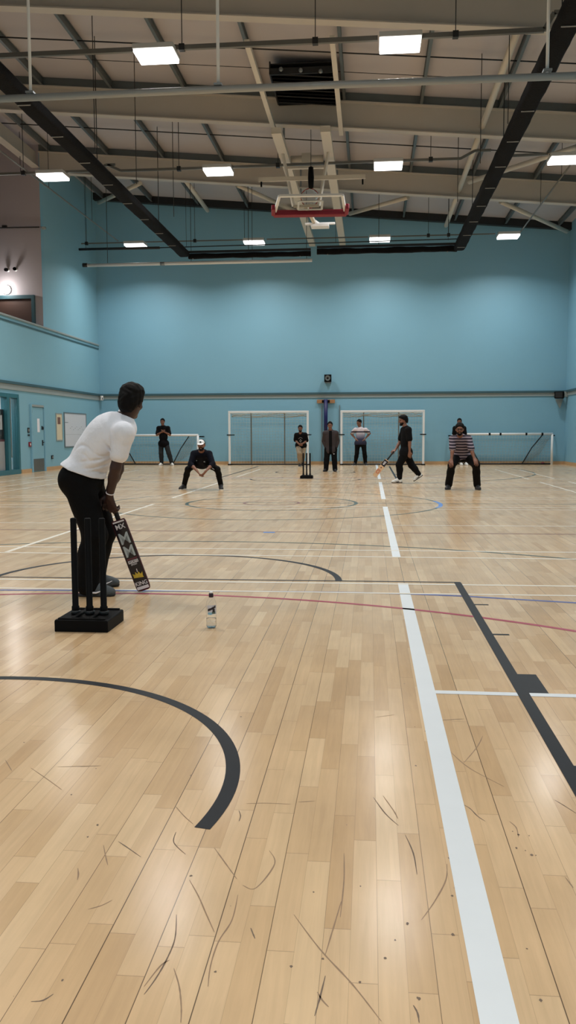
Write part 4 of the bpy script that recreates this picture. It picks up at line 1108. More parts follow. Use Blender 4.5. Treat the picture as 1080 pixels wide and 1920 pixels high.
def ell(c, r, A=None):
    c = np.array(c, float); r = np.array(r, float)
    A = np.eye(3) if A is None else np.array(A, float)        # rows: local axes
    def f(P):
        q = (P-c)@A.T
        k0 = np.sqrt(((q/r)**2).sum(1)); k1 = np.sqrt(((q/(r*r))**2).sum(1))+1e-9
        return np.where(k0 < 1e-6, -r.min(), k0*(k0-1)/k1)
    m = np.sqrt(((A*r[:, None])**2).sum(0))
    return f, c-m, c+m

def rbox(c, h, A, rr):
    c = np.array(c, float); h = np.array(h, float)-rr; A = np.array(A, float)
    def f(P):
        q = np.abs((P-c)@A.T)-h
        return np.sqrt((np.maximum(q, 0)**2).sum(1))+np.minimum(q.max(1), 0)-rr
    m = (np.abs(A)*(h+rr)[:, None]).sum(0)
    return f, c-m, c+m

def smin(a, b, k):
    h = np.clip(0.5+0.5*(b-a)/k, 0, 1)
    return b*(1-h)+a*h-k*h*(1-h)

class SDF:
    def __init__(self):
        self.ops = []; self.lo = V(9e9, 9e9, 9e9); self.hi = -self.lo
    def add(self, prim, k=0.03):
        f, lo, hi = prim
        self.ops.append(('u', f, lo-0.09, hi+0.09, k)); self.lo = np.minimum(self.lo, lo); self.hi = np.maximum(self.hi, hi); return self
    def sub(self, prim, k=0.01):
        f, lo, hi = prim
        self.ops.append(('s', f, lo-0.05, hi+0.05, k)); return self
    def cut(self, p, n, k=0.0):
        """keep the side the normal points away from"""
        p = np.array(p, float); n = unit(n)
        self.ops.append(('c', lambda P: (P-p)@n, None, None, k)); return self
    def warp(self, fn):
        self.ops.append(('w', fn, None, None, 0)); return self
    def ev(self, B):
        nb, n, _ = B.shape
        c0 = B.min(1); c1 = B.max(1)
        val = np.full((nb, n), 0.6)
        for op, f, lo, hi, k in self.ops:
            if lo is None: mk = np.ones(nb, bool)
            else: mk = ((c1 >= lo) & (c0 <= hi)).all(1)
            if not mk.any(): continue
            P = B[mk].reshape(-1, 3)
            v = f(P).reshape(-1, n); w = val[mk]
            if op == 'u': w = smin(w, v, k)
            elif op == 's': w = -smin(-w, v, k) if k > 0 else np.maximum(w, -v)
            elif op == 'c': w = np.maximum(w, v) if k <= 0 else -smin(-w, -v, k)
            else: w = w+v
            val[mk] = w
        return val

def surface(S, h, B=8):
    lo = S.lo-0.03; hi = S.hi+0.03
    nb = np.ceil((hi-lo)/(h*B)).astype(int)
    I = np.stack(np.meshgrid(*[np.arange(k) for k in nb], indexing='ij'), -1).reshape(-1, 3)
    C = lo+(I+0.5)*B*h
    act = []
    hb = B*h
    dv = np.array([[x, y, z] for x in (-.5, 0, .5) for y in (-.5, 0, .5) for z in (-.5, 0, .5)])*hb
    for s in range(0, len(C), 4000):
        v = S.ev(C[s:s+4000, None, :]+dv[None])
        act.append(np.abs(v).min(1) < hb*0.62)
    I = I[np.concatenate(act)]
    g = np.arange(B+1)
    G = np.stack(np.meshgrid(g, g, g, indexing='ij'), -1).reshape(-1, 3)
    dims = nb*B+3
    ids_all, pos_all, q_all = [], [], []
    cor = np.array([[0,0,0],[1,0,0],[0,1,0],[1,1,0],[0,0,1],[1,0,1],[0,1,1],[1,1,1]])
    edges = [(0,1),(2,3),(4,5),(6,7),(0,2),(1,3),(4,6),(5,7),(0,4),(1,5),(2,6),(3,7)]
    for s in range(0, len(I), 600):
        J = I[s:s+600]
        P = lo+(J[:, None, :]*B+G[None])*h
        v = S.ev(P).reshape(-1, B+1, B+1, B+1)
        cs = [v[:, c[0]:B+c[0], c[1]:B+c[1], c[2]:B+c[2]] for c in cor]
        sg = [c < 0 for c in cs]
        cnt = sum(x.astype(np.int8) for x in sg)
        w = np.argwhere((cnt > 0) & (cnt < 8))
        if not len(w): continue
        cv = np.stack([c[w[:, 0], w[:, 1], w[:, 2], w[:, 3]] for c in cs], 1)
        acc = np.zeros((len(w), 3)); n = np.zeros(len(w))
        for a, b in edges:
            va, vb = cv[:, a], cv[:, b]
            x = (va < 0) != (vb < 0)
            t = np.where(x, va/np.where(x, va-vb, 1), 0)
            acc += np.where(x[:, None], cor[a]+(cor[b]-cor[a])*t[:, None], 0); n += x
        cell = J[w[:, 0]]*B+w[:, 1:]
        pos_all.append(lo+(cell+acc/n[:, None])*h)
        cc = cell+1
        lid = (cc[:, 0]*dims[1]+cc[:, 1])*dims[2]+cc[:, 2]
        ids_all.append(lid)
        st = (dims[1]*dims[2], dims[2], 1)
        for ax, (u, w_) in enumerate(((1, 2), (2, 0), (0, 1))):
            e = (1, 2, 4)[ax]
            x = (cv[:, 0] < 0) != (cv[:, e] < 0)
            l = lid[x]; neg = cv[x, 0] < 0
            q = np.stack([l, l-st[u], l-st[u]-st[w_], l-st[w_]], 1)
            q[~neg] = q[~neg][:, ::-1]
            q_all.append(q)
    if not ids_all: return np.zeros((0, 3)), np.zeros((0, 4), int)
    ids = np.concatenate(ids_all); pos = np.concatenate(pos_all); Q = np.concatenate(q_all)
    o = np.argsort(ids); ids = ids[o]; pos = pos[o]
    k = np.searchsorted(ids, Q); k = np.clip(k, 0, len(ids)-1)
    ok = (ids[k] == Q).all(1)
    return pos, k[ok]

def mesh_from(S, h, name, m, parent, smooth_it=1):
    pos, Q = surface(S, h)
    if smooth_it and len(pos):
        # light laplacian to take the grid steps off
        for _ in range(smooth_it):
            acc = np.zeros_like(pos); n = np.zeros(len(pos))
            for i in range(4):
                a, b = Q[:, i], Q[:, (i+1) % 4]
                np.add.at(acc, a, pos[b]); np.add.at(n, a, 1)
                np.add.at(acc, b, pos[a]); np.add.at(n, b, 1)
            pos = pos*0.45+0.55*acc/np.maximum(n, 1)[:, None]
    off = V(0, 0, 0); q = parent
    while q is not None:
        off = off+np.array(q.location); q = q.parent
    me = bpy.data.meshes.new(name)
    me.from_pydata((pos-off).tolist(), [], Q.tolist())
    me.polygons.foreach_set('use_smooth', [True]*len(me.polygons))
    me.materials.append(m); me.update()
    return link(bpy.data.objects.new(name, me), parent)

def hand(S, w, d, n, side, s, curl=0.5, spread=0.10, thumb=0.6):
    """w wrist, d pointing to the knuckles, n palm normal, side: +1 / -1 puts the thumb on d x n * side"""
    d = unit(d); n = unit(np.array(n, float)-d*np.dot(n, d)); t = np.cross(d, n)*side
    kn = []
    for i, (o, l) in enumerate(((0.030, 0.088), (0.010, 0.092), (-0.010, 0.088), (-0.028, 0.080))):
        k = w+d*l*s+t*o*s; kn.append(k)
        S.add(rc(w+t*o*0.55*s+d*0.01*s, k, 0.0145*s, 0.0125*s), 0.014*s)
    for i, L in enumerate(((0.042, 0.026, 0.021), (0.047, 0.030, 0.022), (0.043, 0.028, 0.022), (0.034, 0.021, 0.019))):
        p = kn[i]; a = curl*0.55; dirv = unit(d+t*spread*(1.5-i)*0.8)
        for j, l in enumerate(L):
            dd = dirv*math.cos(a)+n*math.sin(a)
            q = p+dd*l*s
            S.add(rc(p, q, (0.0100-0.0009*j)*s, (0.0092-0.0010*j)*s), 0.004)
            p = q; a += curl*(1.05, 0.8, 0)[j]
    b = w+d*0.022*s+t*0.024*s
    p1 = b+unit(d*0.75+t*0.75+n*0.30)*0.042*s
    p2 = p1+unit(d*(1-0.2*thumb)+t*(0.35-0.5*thumb)+n*(0.25+0.5*thumb))*0.033*s
    p3 = p2+unit(d*0.9+t*(0.1-0.6*thumb)+n*(0.2+0.6*thumb))*0.026*s
    S.add(rc(b, p1, 0.0160*s, 0.0125*s), 0.012*s); S.add(rc(p1, p2, 0.0118*s, 0.0105*s), 0.004); S.add(rc(p2, p3, 0.0105*s, 0.0088*s), 0.004)

def head_frame(J):
    f = unit(J['face']); u = np.array(J.get('hup', (0, 0, 1)), float); u = unit(u-f*np.dot(u, f)); r = np.cross(f, u)
    return np.stack([r, f, u])

def person(name, label, Y0, Jp, skin, hair, parts, s=1.0, h=0.007, fat=1.0, hunch=0.0):
    """Jp: joint -> (px, py, depth offset from Y0); directions are given in metres"""
    J = {}
    for k, v in Jp.items():
        if k in ('face', 'hup', 'toeL', 'toeR', 'hdL', 'hdR', 'hnL', 'hnR', 'curlL', 'curlR', 'chestfwd'): J[k] = v
        else: J[k] = on_y(v[0], v[1], Y0+v[2])
    A = head_frame(J); H = J['head']
    foot = (J['ankL']+J['ankR'])/2
    t = thing('person', (foot[0], foot[1], 0), label, 'person')
    sh = (J['shL']+J['shR'])/2; hp = (J['hipL']+J['hipR'])/2
    up = unit(sh-hp)
    rt = unit(J['shR']-J['shL']); rt = unit(rt-up*np.dot(rt, up)); fw = np.cross(up, rt)
    if 'chestfwd' in J:
        fw = unit(np.array(J['chestfwd'], float)-up*np.dot(J['chestfwd'], up)); rt = np.cross(fw, up)
    T = np.stack([rt, fw, up])
    prt = unit(J['hipR']-J['hipL'])
    hw = np.linalg.norm(J['shR']-J['shL'])/2
    hw = max(hw, 0.15*s)
    def torso(S, g, gb=None):
        gb = g if gb is None else gb
        L = np.linalg.norm(sh-hp)
        S.add(ell(hp+up*0.01*s, V(0.158*s+gb, 0.112*s*fat+gb, 0.125*s+gb), T), 0.05)
        S.add(ell(hp+up*L*0.40-fw*hunch*0.9, V(0.140*s*fat**0.5+gb, 0.100*s*fat+gb, 0.17*s+gb), T), 0.05)
        S.add(ell(hp+up*L*0.74-fw*(0.01*s+hunch), V(0.160*s+g, 0.112*s+g+hunch*0.3, 0.19*s+g), T), 0.05)
        for q in ('shL', 'shR'):
            S.add(rc(sh+up*0.01*s, J[q]-up*0.005, 0.070*s+g*0.7, 0.052*s+g), 0.05)
        S.add(rc(sh-up*0.01-fw*0.015*s, J['neck']-up*0.0, 0.062*s+g*0.5, 0.052*s+g*0.4), 0.03)
    def arm(S, q, g, to=2.0, gw=None, k=0.03):
        a, e, w = J['sh'+q], J['el'+q], J['wr'+q]
        ru, re, rw = 0.050*s, 0.039*s, 0.026*s
        gw = g if gw is None else gw
        if to < 1.0:
            m = a+(e-a)*to; rm = ru+(re-ru)*to
            S.add(rc(a, m, ru+g, rm+gw), k)
        else:
            S.add(rc(a, e, ru+g, re+g), k)
            f = to-1.0
            if f > 0:
                w2 = e+(w-e)*f
                S.add(rc(e, e+(w2-e)*0.35, re+g*0.9, 0.038*s*(1 if f > 0.5 else 1)+g*0.9), 0.015)
                S.add(rc(e+(w2-e)*0.3, w2, 0.038*s+g*0.9, (0.038+(0.026-0.038)*f)*s+gw), 0.015)
    def leg(S, q, g, to=2.0, gk=None, gh=None, k=0.04):
        a, kn, an = J['hip'+q], J['knee'+q], J['ank'+q]
        gk = g if gk is None else gk; gh = g if gh is None else gh
        S.add(rc(a, kn, 0.088*s+g, 0.056*s+gk), k)
        ax = unit(an-kn)
        back = -fw-ax*np.dot(-fw, ax)
        S.add(rc(kn, kn+(an-kn)*0.38+unit(back)*0.012*s, 0.054*s+gk, 0.053*s+gk), 0.03)
        e = kn+(an-kn)*(to-1.0)
        S.add(rc(kn+(an-kn)*0.35+unit(back)*0.010*s, e, 0.052*s+gk, 0.036*s+gh), 0.03)
    def bum(S, g):
        for q in ('L', 'R'):
            S.add(ell(J['hip'+q]-fw*0.045*s+up*0.0, V(0.095*s+g, 0.095*s+g, 0.11*s+g), T), 0.04)
    def skull(S, g=0.0, jaw=True):
        a = lambda x, y, z: H+s*(A[0]*x+A[1]*y+A[2]*z)
        S.add(ell(a(0, -.010, .022), V(.075*s+g, .094*s+g, .092*s+g), A), 0.02)
        if jaw:
            S.add(ell(a(0, .022, -.050), V(.057*s+g, .066*s+g, .078*s+g), A), 0.03)
            S.add(rc(a(-.012, .070, -.103), a(.012, .070, -.103), .021*s+g, .021*s+g), 0.02)
        return a
    # ---- body: one continuous surface
    S = SDF()
    torso(S, 0.0)
    bum(S, -0.005)
    a = lambda x, y, z: H+s*(A[0]*x+A[1]*y+A[2]*z)
    S.add(rc(J['neck']-up*0.03, a(0, -.018, -.055), 0.056*s, 0.052*s), 0.03)
    for q in ('L', 'R'):
        arm(S, q, 0.0); leg(S, q, 0.0)
        d = J['toe'+q]; an = J['ank'+q]
        d = unit(np.array(d, float))
        S.add(rc(an, an+d*0.08*s+V(0, 0, -0.045*s), 0.032*s, 0.020*s), 0.02)
    skull(S)
    for sx in (-1, 1):
        S.add(ell(a(sx*.076, -.010, -.012), V(.011, .020, .033)*s, A), 0.008)
        S.add(ell(a(sx*.040, .060, -.030), V(.026, .026, .022)*s, A), 0.02)
        S.sub(ell(a(sx*.031, .094, .008), V(.020, .014, .012)*s, A), 0.012)
    S.add(rc(a(-.034, .074, .030), a(.034, .074, .030), .013*s, .013*s), 0.014)
    S.add(rc(a(0, .086, .012), a(0, .106, -.028), .008*s, .0135*s), 0.010)
    for sx in (-1, 1): S.add(ell(a(sx*.012, .096, -.030), V(.010, .010, .009)*s, A), 0.006)
    S.add(rc(a(-.019, .082, -.062), a(.019, .082, -.062), .0065*s, .0065*s), 0.005)
    S.add(rc(a(-.016, .081, -.074), a(.016, .081, -.074), .0075*s, .0075*s), 0.005)
    for q in ('L', 'R'):
        w = J['wr'+q]
        d = J.get('hd'+q); d = unit(w-J['el'+q]) if d is None else unit(d)
        n = J.get('hn'+q, fw)
        # thumb side
        sd = 1.0
        th = np.cross(d, unit(n))
        want = J.get('th'+q)
        sd = 1.0 if q == 'L' else -1.0
        hand(S, w+d*0.005, d, n, sd, s*1.02, J.get('curl'+q, 0.45))
    body = mesh_from(S, h, 'body', skin, t)
    # ---- eyes
    for sx in (-1, 1):
        c = a(sx*.031, .0815, .008)
        MB().lathe([(0.0, -0.010*s)]+[(0.0105*s*math.cos(k), 0.0105*s*math.sin(k)) for k in np.linspace(-1.2, 1.2, 7)]+[(0, 0.0105*s)], c, 12, A[1]).build('eye', MT['eye'], t)
    # ---- hair
    if hair:
        style = hair.get('style', 'short'); vol = hair.get('vol', 0.009)
        S = SDF()
        S.add(ell(a(0, -.014, .026), V(.077+vol, .096+vol, .094+vol)*s, A), 0.02)
        if style == 'thick':
            S.add(ell(a(0, .0, .080), V(.072+vol*.6, .090+vol*.6, .050)*s, A), 0.03)
            S.add(ell(a(0, -.075, -.03), V(.066, .045, .070)*s, A), 0.03)
        k = hair.get('line', 0.85); z0 = hair.get('z0', 0.074)
        nn_ = unit(-A[2]-A[1]*(-k))
        S.cut(a(0, .090, z0), unit(-A[2]+A[1]*k), 0.022)
        fr_ = hair.get('freq', 70.0)
        S.warp(lambda P: 0.0028*np.sin(P[:, 0]*fr_+3*np.sin(P[:, 2]*41))*np.sin(P[:, 2]*fr_*0.9+2*np.sin(P[:, 1]*37))+0.002*np.sin(P[:, 1]*fr_*1.7))
        mesh_from(S, min(h, 0.006), 'hair', hair['mat'], t)
        if hair.get('beard'):
            S = SDF()
            S.add(ell(a(0, .022, -.052), V(.062, .071, .081)*s, A), 0.02); S.add(rc(a(-.012, .072, -.106), a(.012, .072, -.106), .024*s, .024*s), 0.02)
            S.cut(a(0, 0.0, -.040), A[2]*1.0-A[1]*0.10, 0.004)
            S.cut(a(0, -.015, 0), -A[1]-A[2]*0.2, 0.004)
            S.sub(ell(a(0, .092, -.067), V(.024, .022, .011)*s, A), 0.003)
            S.sub(rc(J['neck']-up*0.05, a(0, -.015, -.07), 0.055*s, 0.050*s), 0.004)
            S.warp(lambda P: 0.0015*np.sin(P[:, 0]*190)*np.sin(P[:, 2]*170))
            mesh_from(S, min(h, 0.005), 'beard', hair['mat'], t)
    ctx = dict(t=t, J=J, A=A, H=H, a=a, sh=sh, hp=hp, up=up, rt=rt, fw=fw, T=T, s=s, h=h, torso=torso, arm=arm, leg=leg, bum=bum, fat=fat, SDF=SDF)
    for p in parts: p(ctx)
    return t

def folds(amp, f, seed):
    r = np.random.default_rng(seed); D = r.normal(0, 1, (4, 3)); D /= np.linalg.norm(D, axis=1)[:, None]; ph = r.uniform(0, 6, 4)
    def fn(P):
        v = 0
        for i in range(4):
            v = v+np.sin((P@D[i])*f*(0.7+0.25*i)+ph[i]+1.3*np.sin((P@D[(i+1) % 4])*f*0.6))
        return -amp*np.maximum(0, v-0.4)*0.5
    return fn

def shirt(m, g=0.016, sleeve=0.72, gs=0.016, hem=0.07, fold=0.004, name='shirt', hempl=None, over=0.018, cuff=None, long=None, collar=False, warp=None, gb=None):
    def fn(c):
        S = SDF(); J = c['J']; s = c['s']
        c['torso'](S, g, gb)
        hp = c['hp']; up = c['up']
        # skirt of the shirt over the hips
        S.add(ell(hp-up*0.04*s, V(0.160*s+(gb or g), 0.118*s*c['fat']+(gb or g), 0.14*s), c['T']), 0.05)
        for q in ('L', 'R'):
            d = J['knee'+q]-J['hip'+q]
            S.add(rc(J['hip'+q], J['hip'+q]+d*0.22, 0.090*s+over, 0.082*s+over), 0.05)
            S.add(ell(J['hip'+q]-c['fw']*0.045*s, V(0.095*s+over, 0.095*s+over, 0.11*s+over), c['T']), 0.05)
        if hempl is None: S.cut(hp-up*hem*s, -up, 0.004)
        else: S.cut(hempl[0], hempl[1], 0.004)
        for q in ('L', 'R'):
            if long is None: c['arm'](S, q, gs, sleeve, gs+0.010 if cuff is None else cuff, 0.04)
            else: c['arm'](S, q, gs, long, gs, 0.03)
        S.warp(folds(fold, 34, 3))
        if warp: S.warp(warp(c))
        hd = unit(c['H']-J['neck'])
        S.sub(rc(J['neck']+hd*0.045*s, J['neck']+hd*0.25*s, 0.068*s, 0.09*s), 0.004)
        o = mesh_from(S, c['h'], name, m, c['t'])
        if collar:
            S = SDF(); n0 = J['neck']
            hd = unit(c['H']-n0)
            S.add(rc(n0-hd*0.015, n0+hd*0.022, 0.066*s, 0.060*s), 0.01)
            S.cut(n0+hd*0.030, unit(hd+c['fw']*0.3), 0.003); S.cut(n0-hd*0.03, -hd, 0.003)
            mesh_from(S, min(c['h'], 0.006), 'collar', m, o)
        return o
    return fn

def trousers(m, g=0.014, gk=0.018, gh=0.022, waist=0.10, to=2.0, fold=0.004, name='trousers'):
    def fn(c):
        S = SDF(); J = c['J']; s = c['s']
        S.add(ell(c['hp']+c['up']*0.01*s, V(0.160*s+g*0.6, 0.112*s*c['fat']+g*0.6, 0.13*s+g), c['T']), 0.05)
        c['bum'](S, g*0.4)
        S.cut(c['hp']+c['up']*waist*s, c['up'], 0.004)
        for q in ('L', 'R'): c['leg'](S, q, g, to, gk, gh)
        S.warp(folds(fold, 30, 8))
        return mesh_from(S, c['h'], name, m, c['t'])
    return fn

def shoes(m, sole, L=0.27, heelup=None, logo=None):
    def fn(c):
        for q in ('L', 'R'):
            J = c['J']; s = c['s']; an = J['ank'+q]; tv = np.array(J['toe'+q], float)
            d = unit(tv)                                  # heel -> toe
            ref = V(0, 0, 1) if abs(d[2]) < 0.9 else c['up']
            sd = unit(np.cross(d, ref)); u = np.cross(sd, d)
            base = an-u*0.075*s
            if heelup is None or q != heelup:
                base[2] = 0.0 if abs(d[2]) < 0.2 else base[2]
            heel = base-d*0.065*s
            l = L*s
            B = np.stack([d, sd, u])
            S = SDF()
            P = lambda x, y, z: heel+d*x*l+sd*y*s+u*z*s
            S.add(ell(P(.20, 0, .050), V(.20*l, .037*s, .052*s), B), 0.02)
            S.add(ell(P(.50, 0, .046), V(.30*l, .041*s, .050*s), B), 0.03)
            S.add(rc(an+u*0.0, P(.62, 0, .045), .046*s, .030*s), 0.03)
            S.add(ell(P(.76, 0, .030), V(.235*l, .045*s, .042*s), B), 0.03)
            S.add(rc(P(.22, 0, .05), an+u*0.005, .042*s, .043*s), 0.03)
            S.cut(P(0, 0, .016), -u, 0.002)
            S.cut(an+u*0.02*s, u, 0.004)
            o = mesh_from(S, min(c['h'], 0.006), 'shoe', m, c['t'])
            S = SDF()
            for x0, x1, w0, w1 in ((.10, .30, .036, .036), (.30, .62, .036, .040), (.62, .86, .042, .036)):
                f0 = rc(P(x0, 0, .013), P(x1, 0, .013), w0*s, w1*s)
                S.add(f0, 0.02)
            S.cut(P(0, 0, .022), u, 0.002); S.cut(P(0, 0, .001), -u, 0.002)
            mesh_from(S, min(c['h'], 0.006), 'sole', sole, o)
            if logo is not None:
                near = -1 if sd[1] > 0 else 1
                mb = MB(); mb.tube([P(.30, near*.047, .052), P(.40, near*.049, .034), P(.50, near*.049, .032), P(.72, near*.044, .052)], 0.004, 6, radii=[0.003, 0.008, 0.007, 0.002])
                mb.build('swoosh', logo, o)
    return fn

MT['eye'] = mat('dark_eye', (0.02, 0.015, 0.012), 0.2, var=0.05)
MT['hair'] = mat('black_hair', (0.004, 0.0035, 0.0035), 0.6, spec=0.12, bump=0.4, bscale=220)
MT['skinD'] = mat('deep_brown_skin', lin(54, 32, 27), 0.55, var=0.08, vscale=9)
MT['skinM'] = mat('brown_skin', lin(124, 84, 66), 0.5, var=0.08, vscale=9)
MT['teeblack'] = mat('black_cotton', (0.005, 0.005, 0.006), 0.85, spec=0.12, bump=0.2, bscale=90)
MT['trousblack'] = mat('black_trouser_cloth', (0.0035, 0.0035, 0.004), 0.8, spec=0.12, bump=0.2, bscale=60)
MT['trousteal'] = mat('dark_teal_track_cloth', lin(15, 22, 27), 0.8, bump=0.2, bscale=60)
MT['navy'] = mat('dark_navy_jersey', (0.004, 0.005, 0.011), 0.8, spec=0.12, bump=0.2, bscale=60)
MT['beige'] = mat('beige_trouser_cloth', lin(150, 134, 112), 0.85, bump=0.2, bscale=60, var=0.08)
MT['brownjacket'] = mat('dark_brown_jacket', lin(50, 42, 44), 0.8, bump=0.3, bscale=50)
MT['shirtwhite'] = mat('white_cotton_polo', lin(234, 237, 246), 0.85, bump=0.25, bscale=26)
MT['shoeblack'] = mat('black_shoe', (0.010, 0.010, 0.012), 0.6, var=0.1)
MT['shoewhite'] = mat('white_shoe', lin(220, 220, 216), 0.6, var=0.05)
MT['shoegrey'] = mat('grey_mesh_trainer', lin(74, 80, 84), 0.7, bump=0.4, bscale=150, var=0.15)
MT['solewhite'] = mat('white_rubber_sole', lin(226, 226, 222), 0.6, var=0.04)
MT['soledark'] = mat('dark_rubber_sole', lin(38, 40, 44), 0.7, var=0.1)
MT['capteal'] = mat('dark_teal_cap_cloth', lin(34, 58, 62), 0.8, var=0.1)
MT['specs'] = mat('black_spectacle_frame', (0.006, 0.006, 0.006), 0.3, var=0.1)

def banded(name, stops, axis, origin, period=None, rough=0.85):
    """cloth with bands across an axis (metres along the axis from origin), in the mesh's own coordinates"""
    m = bpy.data.materials.new(name); m.use_nodes = True
    nt = m.node_tree; N = nt.nodes; L = nt.links; b = N['Principled BSDF']; b.inputs['Roughness'].default_value = rough
    tc = N.new('ShaderNodeTexCoord'); dt = N.new('ShaderNodeVectorMath'); dt.operation = 'DOT_PRODUCT'
    sb = N.new('ShaderNodeVectorMath'); sb.operation = 'SUBTRACT'; sb.inputs[1].default_value = [float(v) for v in origin]
    L.new(tc.outputs['Object'], sb.inputs[0]); L.new(sb.outputs[0], dt.inputs[0]); dt.inputs[1].default_value = [float(v) for v in axis]
    src = dt.outputs['Value']
    if period:
        d = N.new('ShaderNodeMath'); d.operation = 'DIVIDE'; L.new(src, d.inputs[0]); d.inputs[1].default_value = period
        f = N.new('ShaderNodeMath'); f.operation = 'FRACT'; L.new(d.outputs[0], f.inputs[0]); src = f.outputs[0]
    cr = N.new('ShaderNodeValToRGB'); L.new(src, cr.inputs[0])
    el = cr.color_ramp.elements
    while len(el) > 1: el.remove(el[-1])
    el[0].position = stops[0][0]; el[0].color = stops[0][1]
    for p, c in stops[1:]:
        k = el.new(p); k.color = c
    if period: cr.color_ramp.interpolation = 'CONSTANT'
    L.new(cr.outputs[0], b.inputs['Base Color'])
    return m

HB = {'mat': MT['hair'], 'vol': 0.009}
HBB = {'mat': MT['hair'], 'vol': 0.009, 'beard': True}
# ---- the batter, seen from behind his right side
def batter_warp(c):
    # deep diagonal creases round the waist and under the arm, read from the photograph
    cr = [((131,849),(144,836),(160,838),(173,852)), ((138,868),(160,865),(182,862),(208,851)), ((148,880),(168,878),(186,872),(206,861)), ((172,849),(184,856),(198,854),(209,847)),
          ((160,887),(174,885),(184,892),(187,897)), ((192,828),(197,838),(205,845),(209,850)), ((150,850),(158,855),(164,864),(168,868))]
    segs = []
    for pl in cr:
        K = [V(*p) for p in [(2*pl[0][0]-pl[1][0], 2*pl[0][1]-pl[1][1], 0)]+[(x, y, 0) for x, y in pl]+[(2*pl[-1][0]-pl[-2][0], 2*pl[-1][1]-pl[-2][1], 0)]]
        Q = []
        for k in range(1, len(K)-2):
            for u in np.linspace(0, 1, 4, endpoint=False):
                a, b, d, e = K[k-1], K[k], K[k+1], K[k+2]
                Q.append(0.5*(2*b+(d-a)*u+(2*a-5*b+4*d-e)*u*u+(-a+3*b-3*d+e)*u**3))
        Q.append(K[-2])
        Q = [on_y(p[0], p[1], 6.02) for p in Q]
        n = len(Q)-1
        segs += [(Q[i], Q[i+1], math.sin(PI*(i+0.7)/(n+0.4))) for i in range(n)]
    def fn(P):
        v = np.zeros(len(P))
        for a, b, am in segs:
            ab = b-a; ab2 = ab.copy(); ab2[1] = 0
            q = P-a; q[:, 1] = 0
            t = np.clip((q@ab2)/(ab2@ab2), 0, 1)
            d = q-t[:, None]*ab2
            r = np.sqrt((d*d).sum(1))
            w = am*(P[:, 1] < 6.24)
            v = np.maximum(v, w*0.011*np.exp(-(r/0.010)**2))
        return v
    return fn
def wristband(c):
    w = c['J']['wrR']+unit(c['J']['elR']-c['J']['wrR'])*0.03
    d = unit(c['J']['elR']-c['J']['wrR'])
    MB().lathe([(0.029, -0.004), (0.032, -0.003), (0.032, 0.003), (0.029, 0.004)], w, 20, d).build('wristband', MT['batwhite'], c['t'])
person('person', 'batter in white shirt and black trousers bending over his bat', 6.24, {
    'head': (246.5, 752, 0.02), 'neck': (233, 783, 0.0), 'face': (0.10, 0.99, -0.06), 'hup': (0.14, 0.0, 0.99),
    'shR': (232, 812, -0.175), 'shL': (228, 800, 0.165), 'elR': (217, 877, -0.17), 'elL': (222, 880, 0.13), 'wrR': (205, 931, -0.09), 'wrL': (203, 924, 0.07),
    'hipR': (147, 903, -0.09), 'hipL': (162, 899, 0.09), 'kneeR': (178, 1004, -0.13), 'kneeL': (195, 998, 0.17), 'ankR': (164, 1098, -0.13), 'ankL': (176, 1082, 0.19),
    'toeR': (0.97, 0.12, 0), 'toeL': (0.80, 0.6, 0), 'hdR': (0.12, 0.3, -1), 'hdL': (0.12, -0.35, -1), 'hnR': (0.25, 1, 0), 'hnL': (0.2, -1, 0.0), 'curlR': 1.1, 'curlL': 1.1, 'chestfwd': (0.75, 0.12, -0.66)},
    MT['skinD'], {'mat': MT['hair'], 'vol': 0.010, 'style': 'thick', 'z0': 0.068, 'line': 0.95, 'freq': 95},
    [trousers(MT['trousblack'], g=0.028, gk=0.034, gh=0.050, to=1.97), shirt(MT['shirtwhite'], g=0.022, sleeve=0.60, gs=0.024, cuff=0.026, hempl=(on_y(150, 880, 6.24), V(-0.37, 0, -0.93)), over=0.038, fold=0.003, collar=True, warp=batter_warp, gb=0.034, name='polo_shirt'),
     shoes(MT['shoegrey'], MT['soledark'], logo=MT['batwhite']), wristband], s=1.02, h=0.006, fat=1.15, hunch=0.055)

# ---- far left standing man, hands together
person('person', 'man in black tee and white shoes standing at the left goal', 32.1, {
    'head': (304.7, 790.6, -0.03), 'neck': (305.2, 798.2, 0), 'face': (0.02, -1, -0.12), 'shR': (297.2, 802.3, 0), 'shL': (315.4, 802.3, 0), 'elR': (294.2, 815.5, -0.05), 'elL': (318.6, 815.5, -0.05),
    'wrR': (301.5, 811, -0.24), 'wrL': (310.5, 811, -0.24), 'hdR': (0.9, -0.3, 0.35), 'hdL': (-0.9, -0.3, 0.35), 'hnR': (0, 0.5, 1), 'hnL': (0.3, 0.5, 1),
    'hipR': (302.2, 831.5, 0), 'hipL': (311.0, 831.5, 0), 'kneeR': (302, 849.5, -0.03), 'kneeL': (316.3, 849, -0.03), 'ankR': (303, 867.5, 0), 'ankL': (321.8, 867.5, 0), 'toeR': (-0.25, -0.95, 0), 'toeL': (0.5, -0.85, 0)},
    MT['skinM'], HB, [trousers(MT['trousteal'], gk=0.030, gh=0.034), shirt(MT['teeblack'], sleeve=0.80, hem=0.13, over=0.012), shoes(MT['shoewhite'], MT['solewhite'])], s=1.03, fat=1.05)

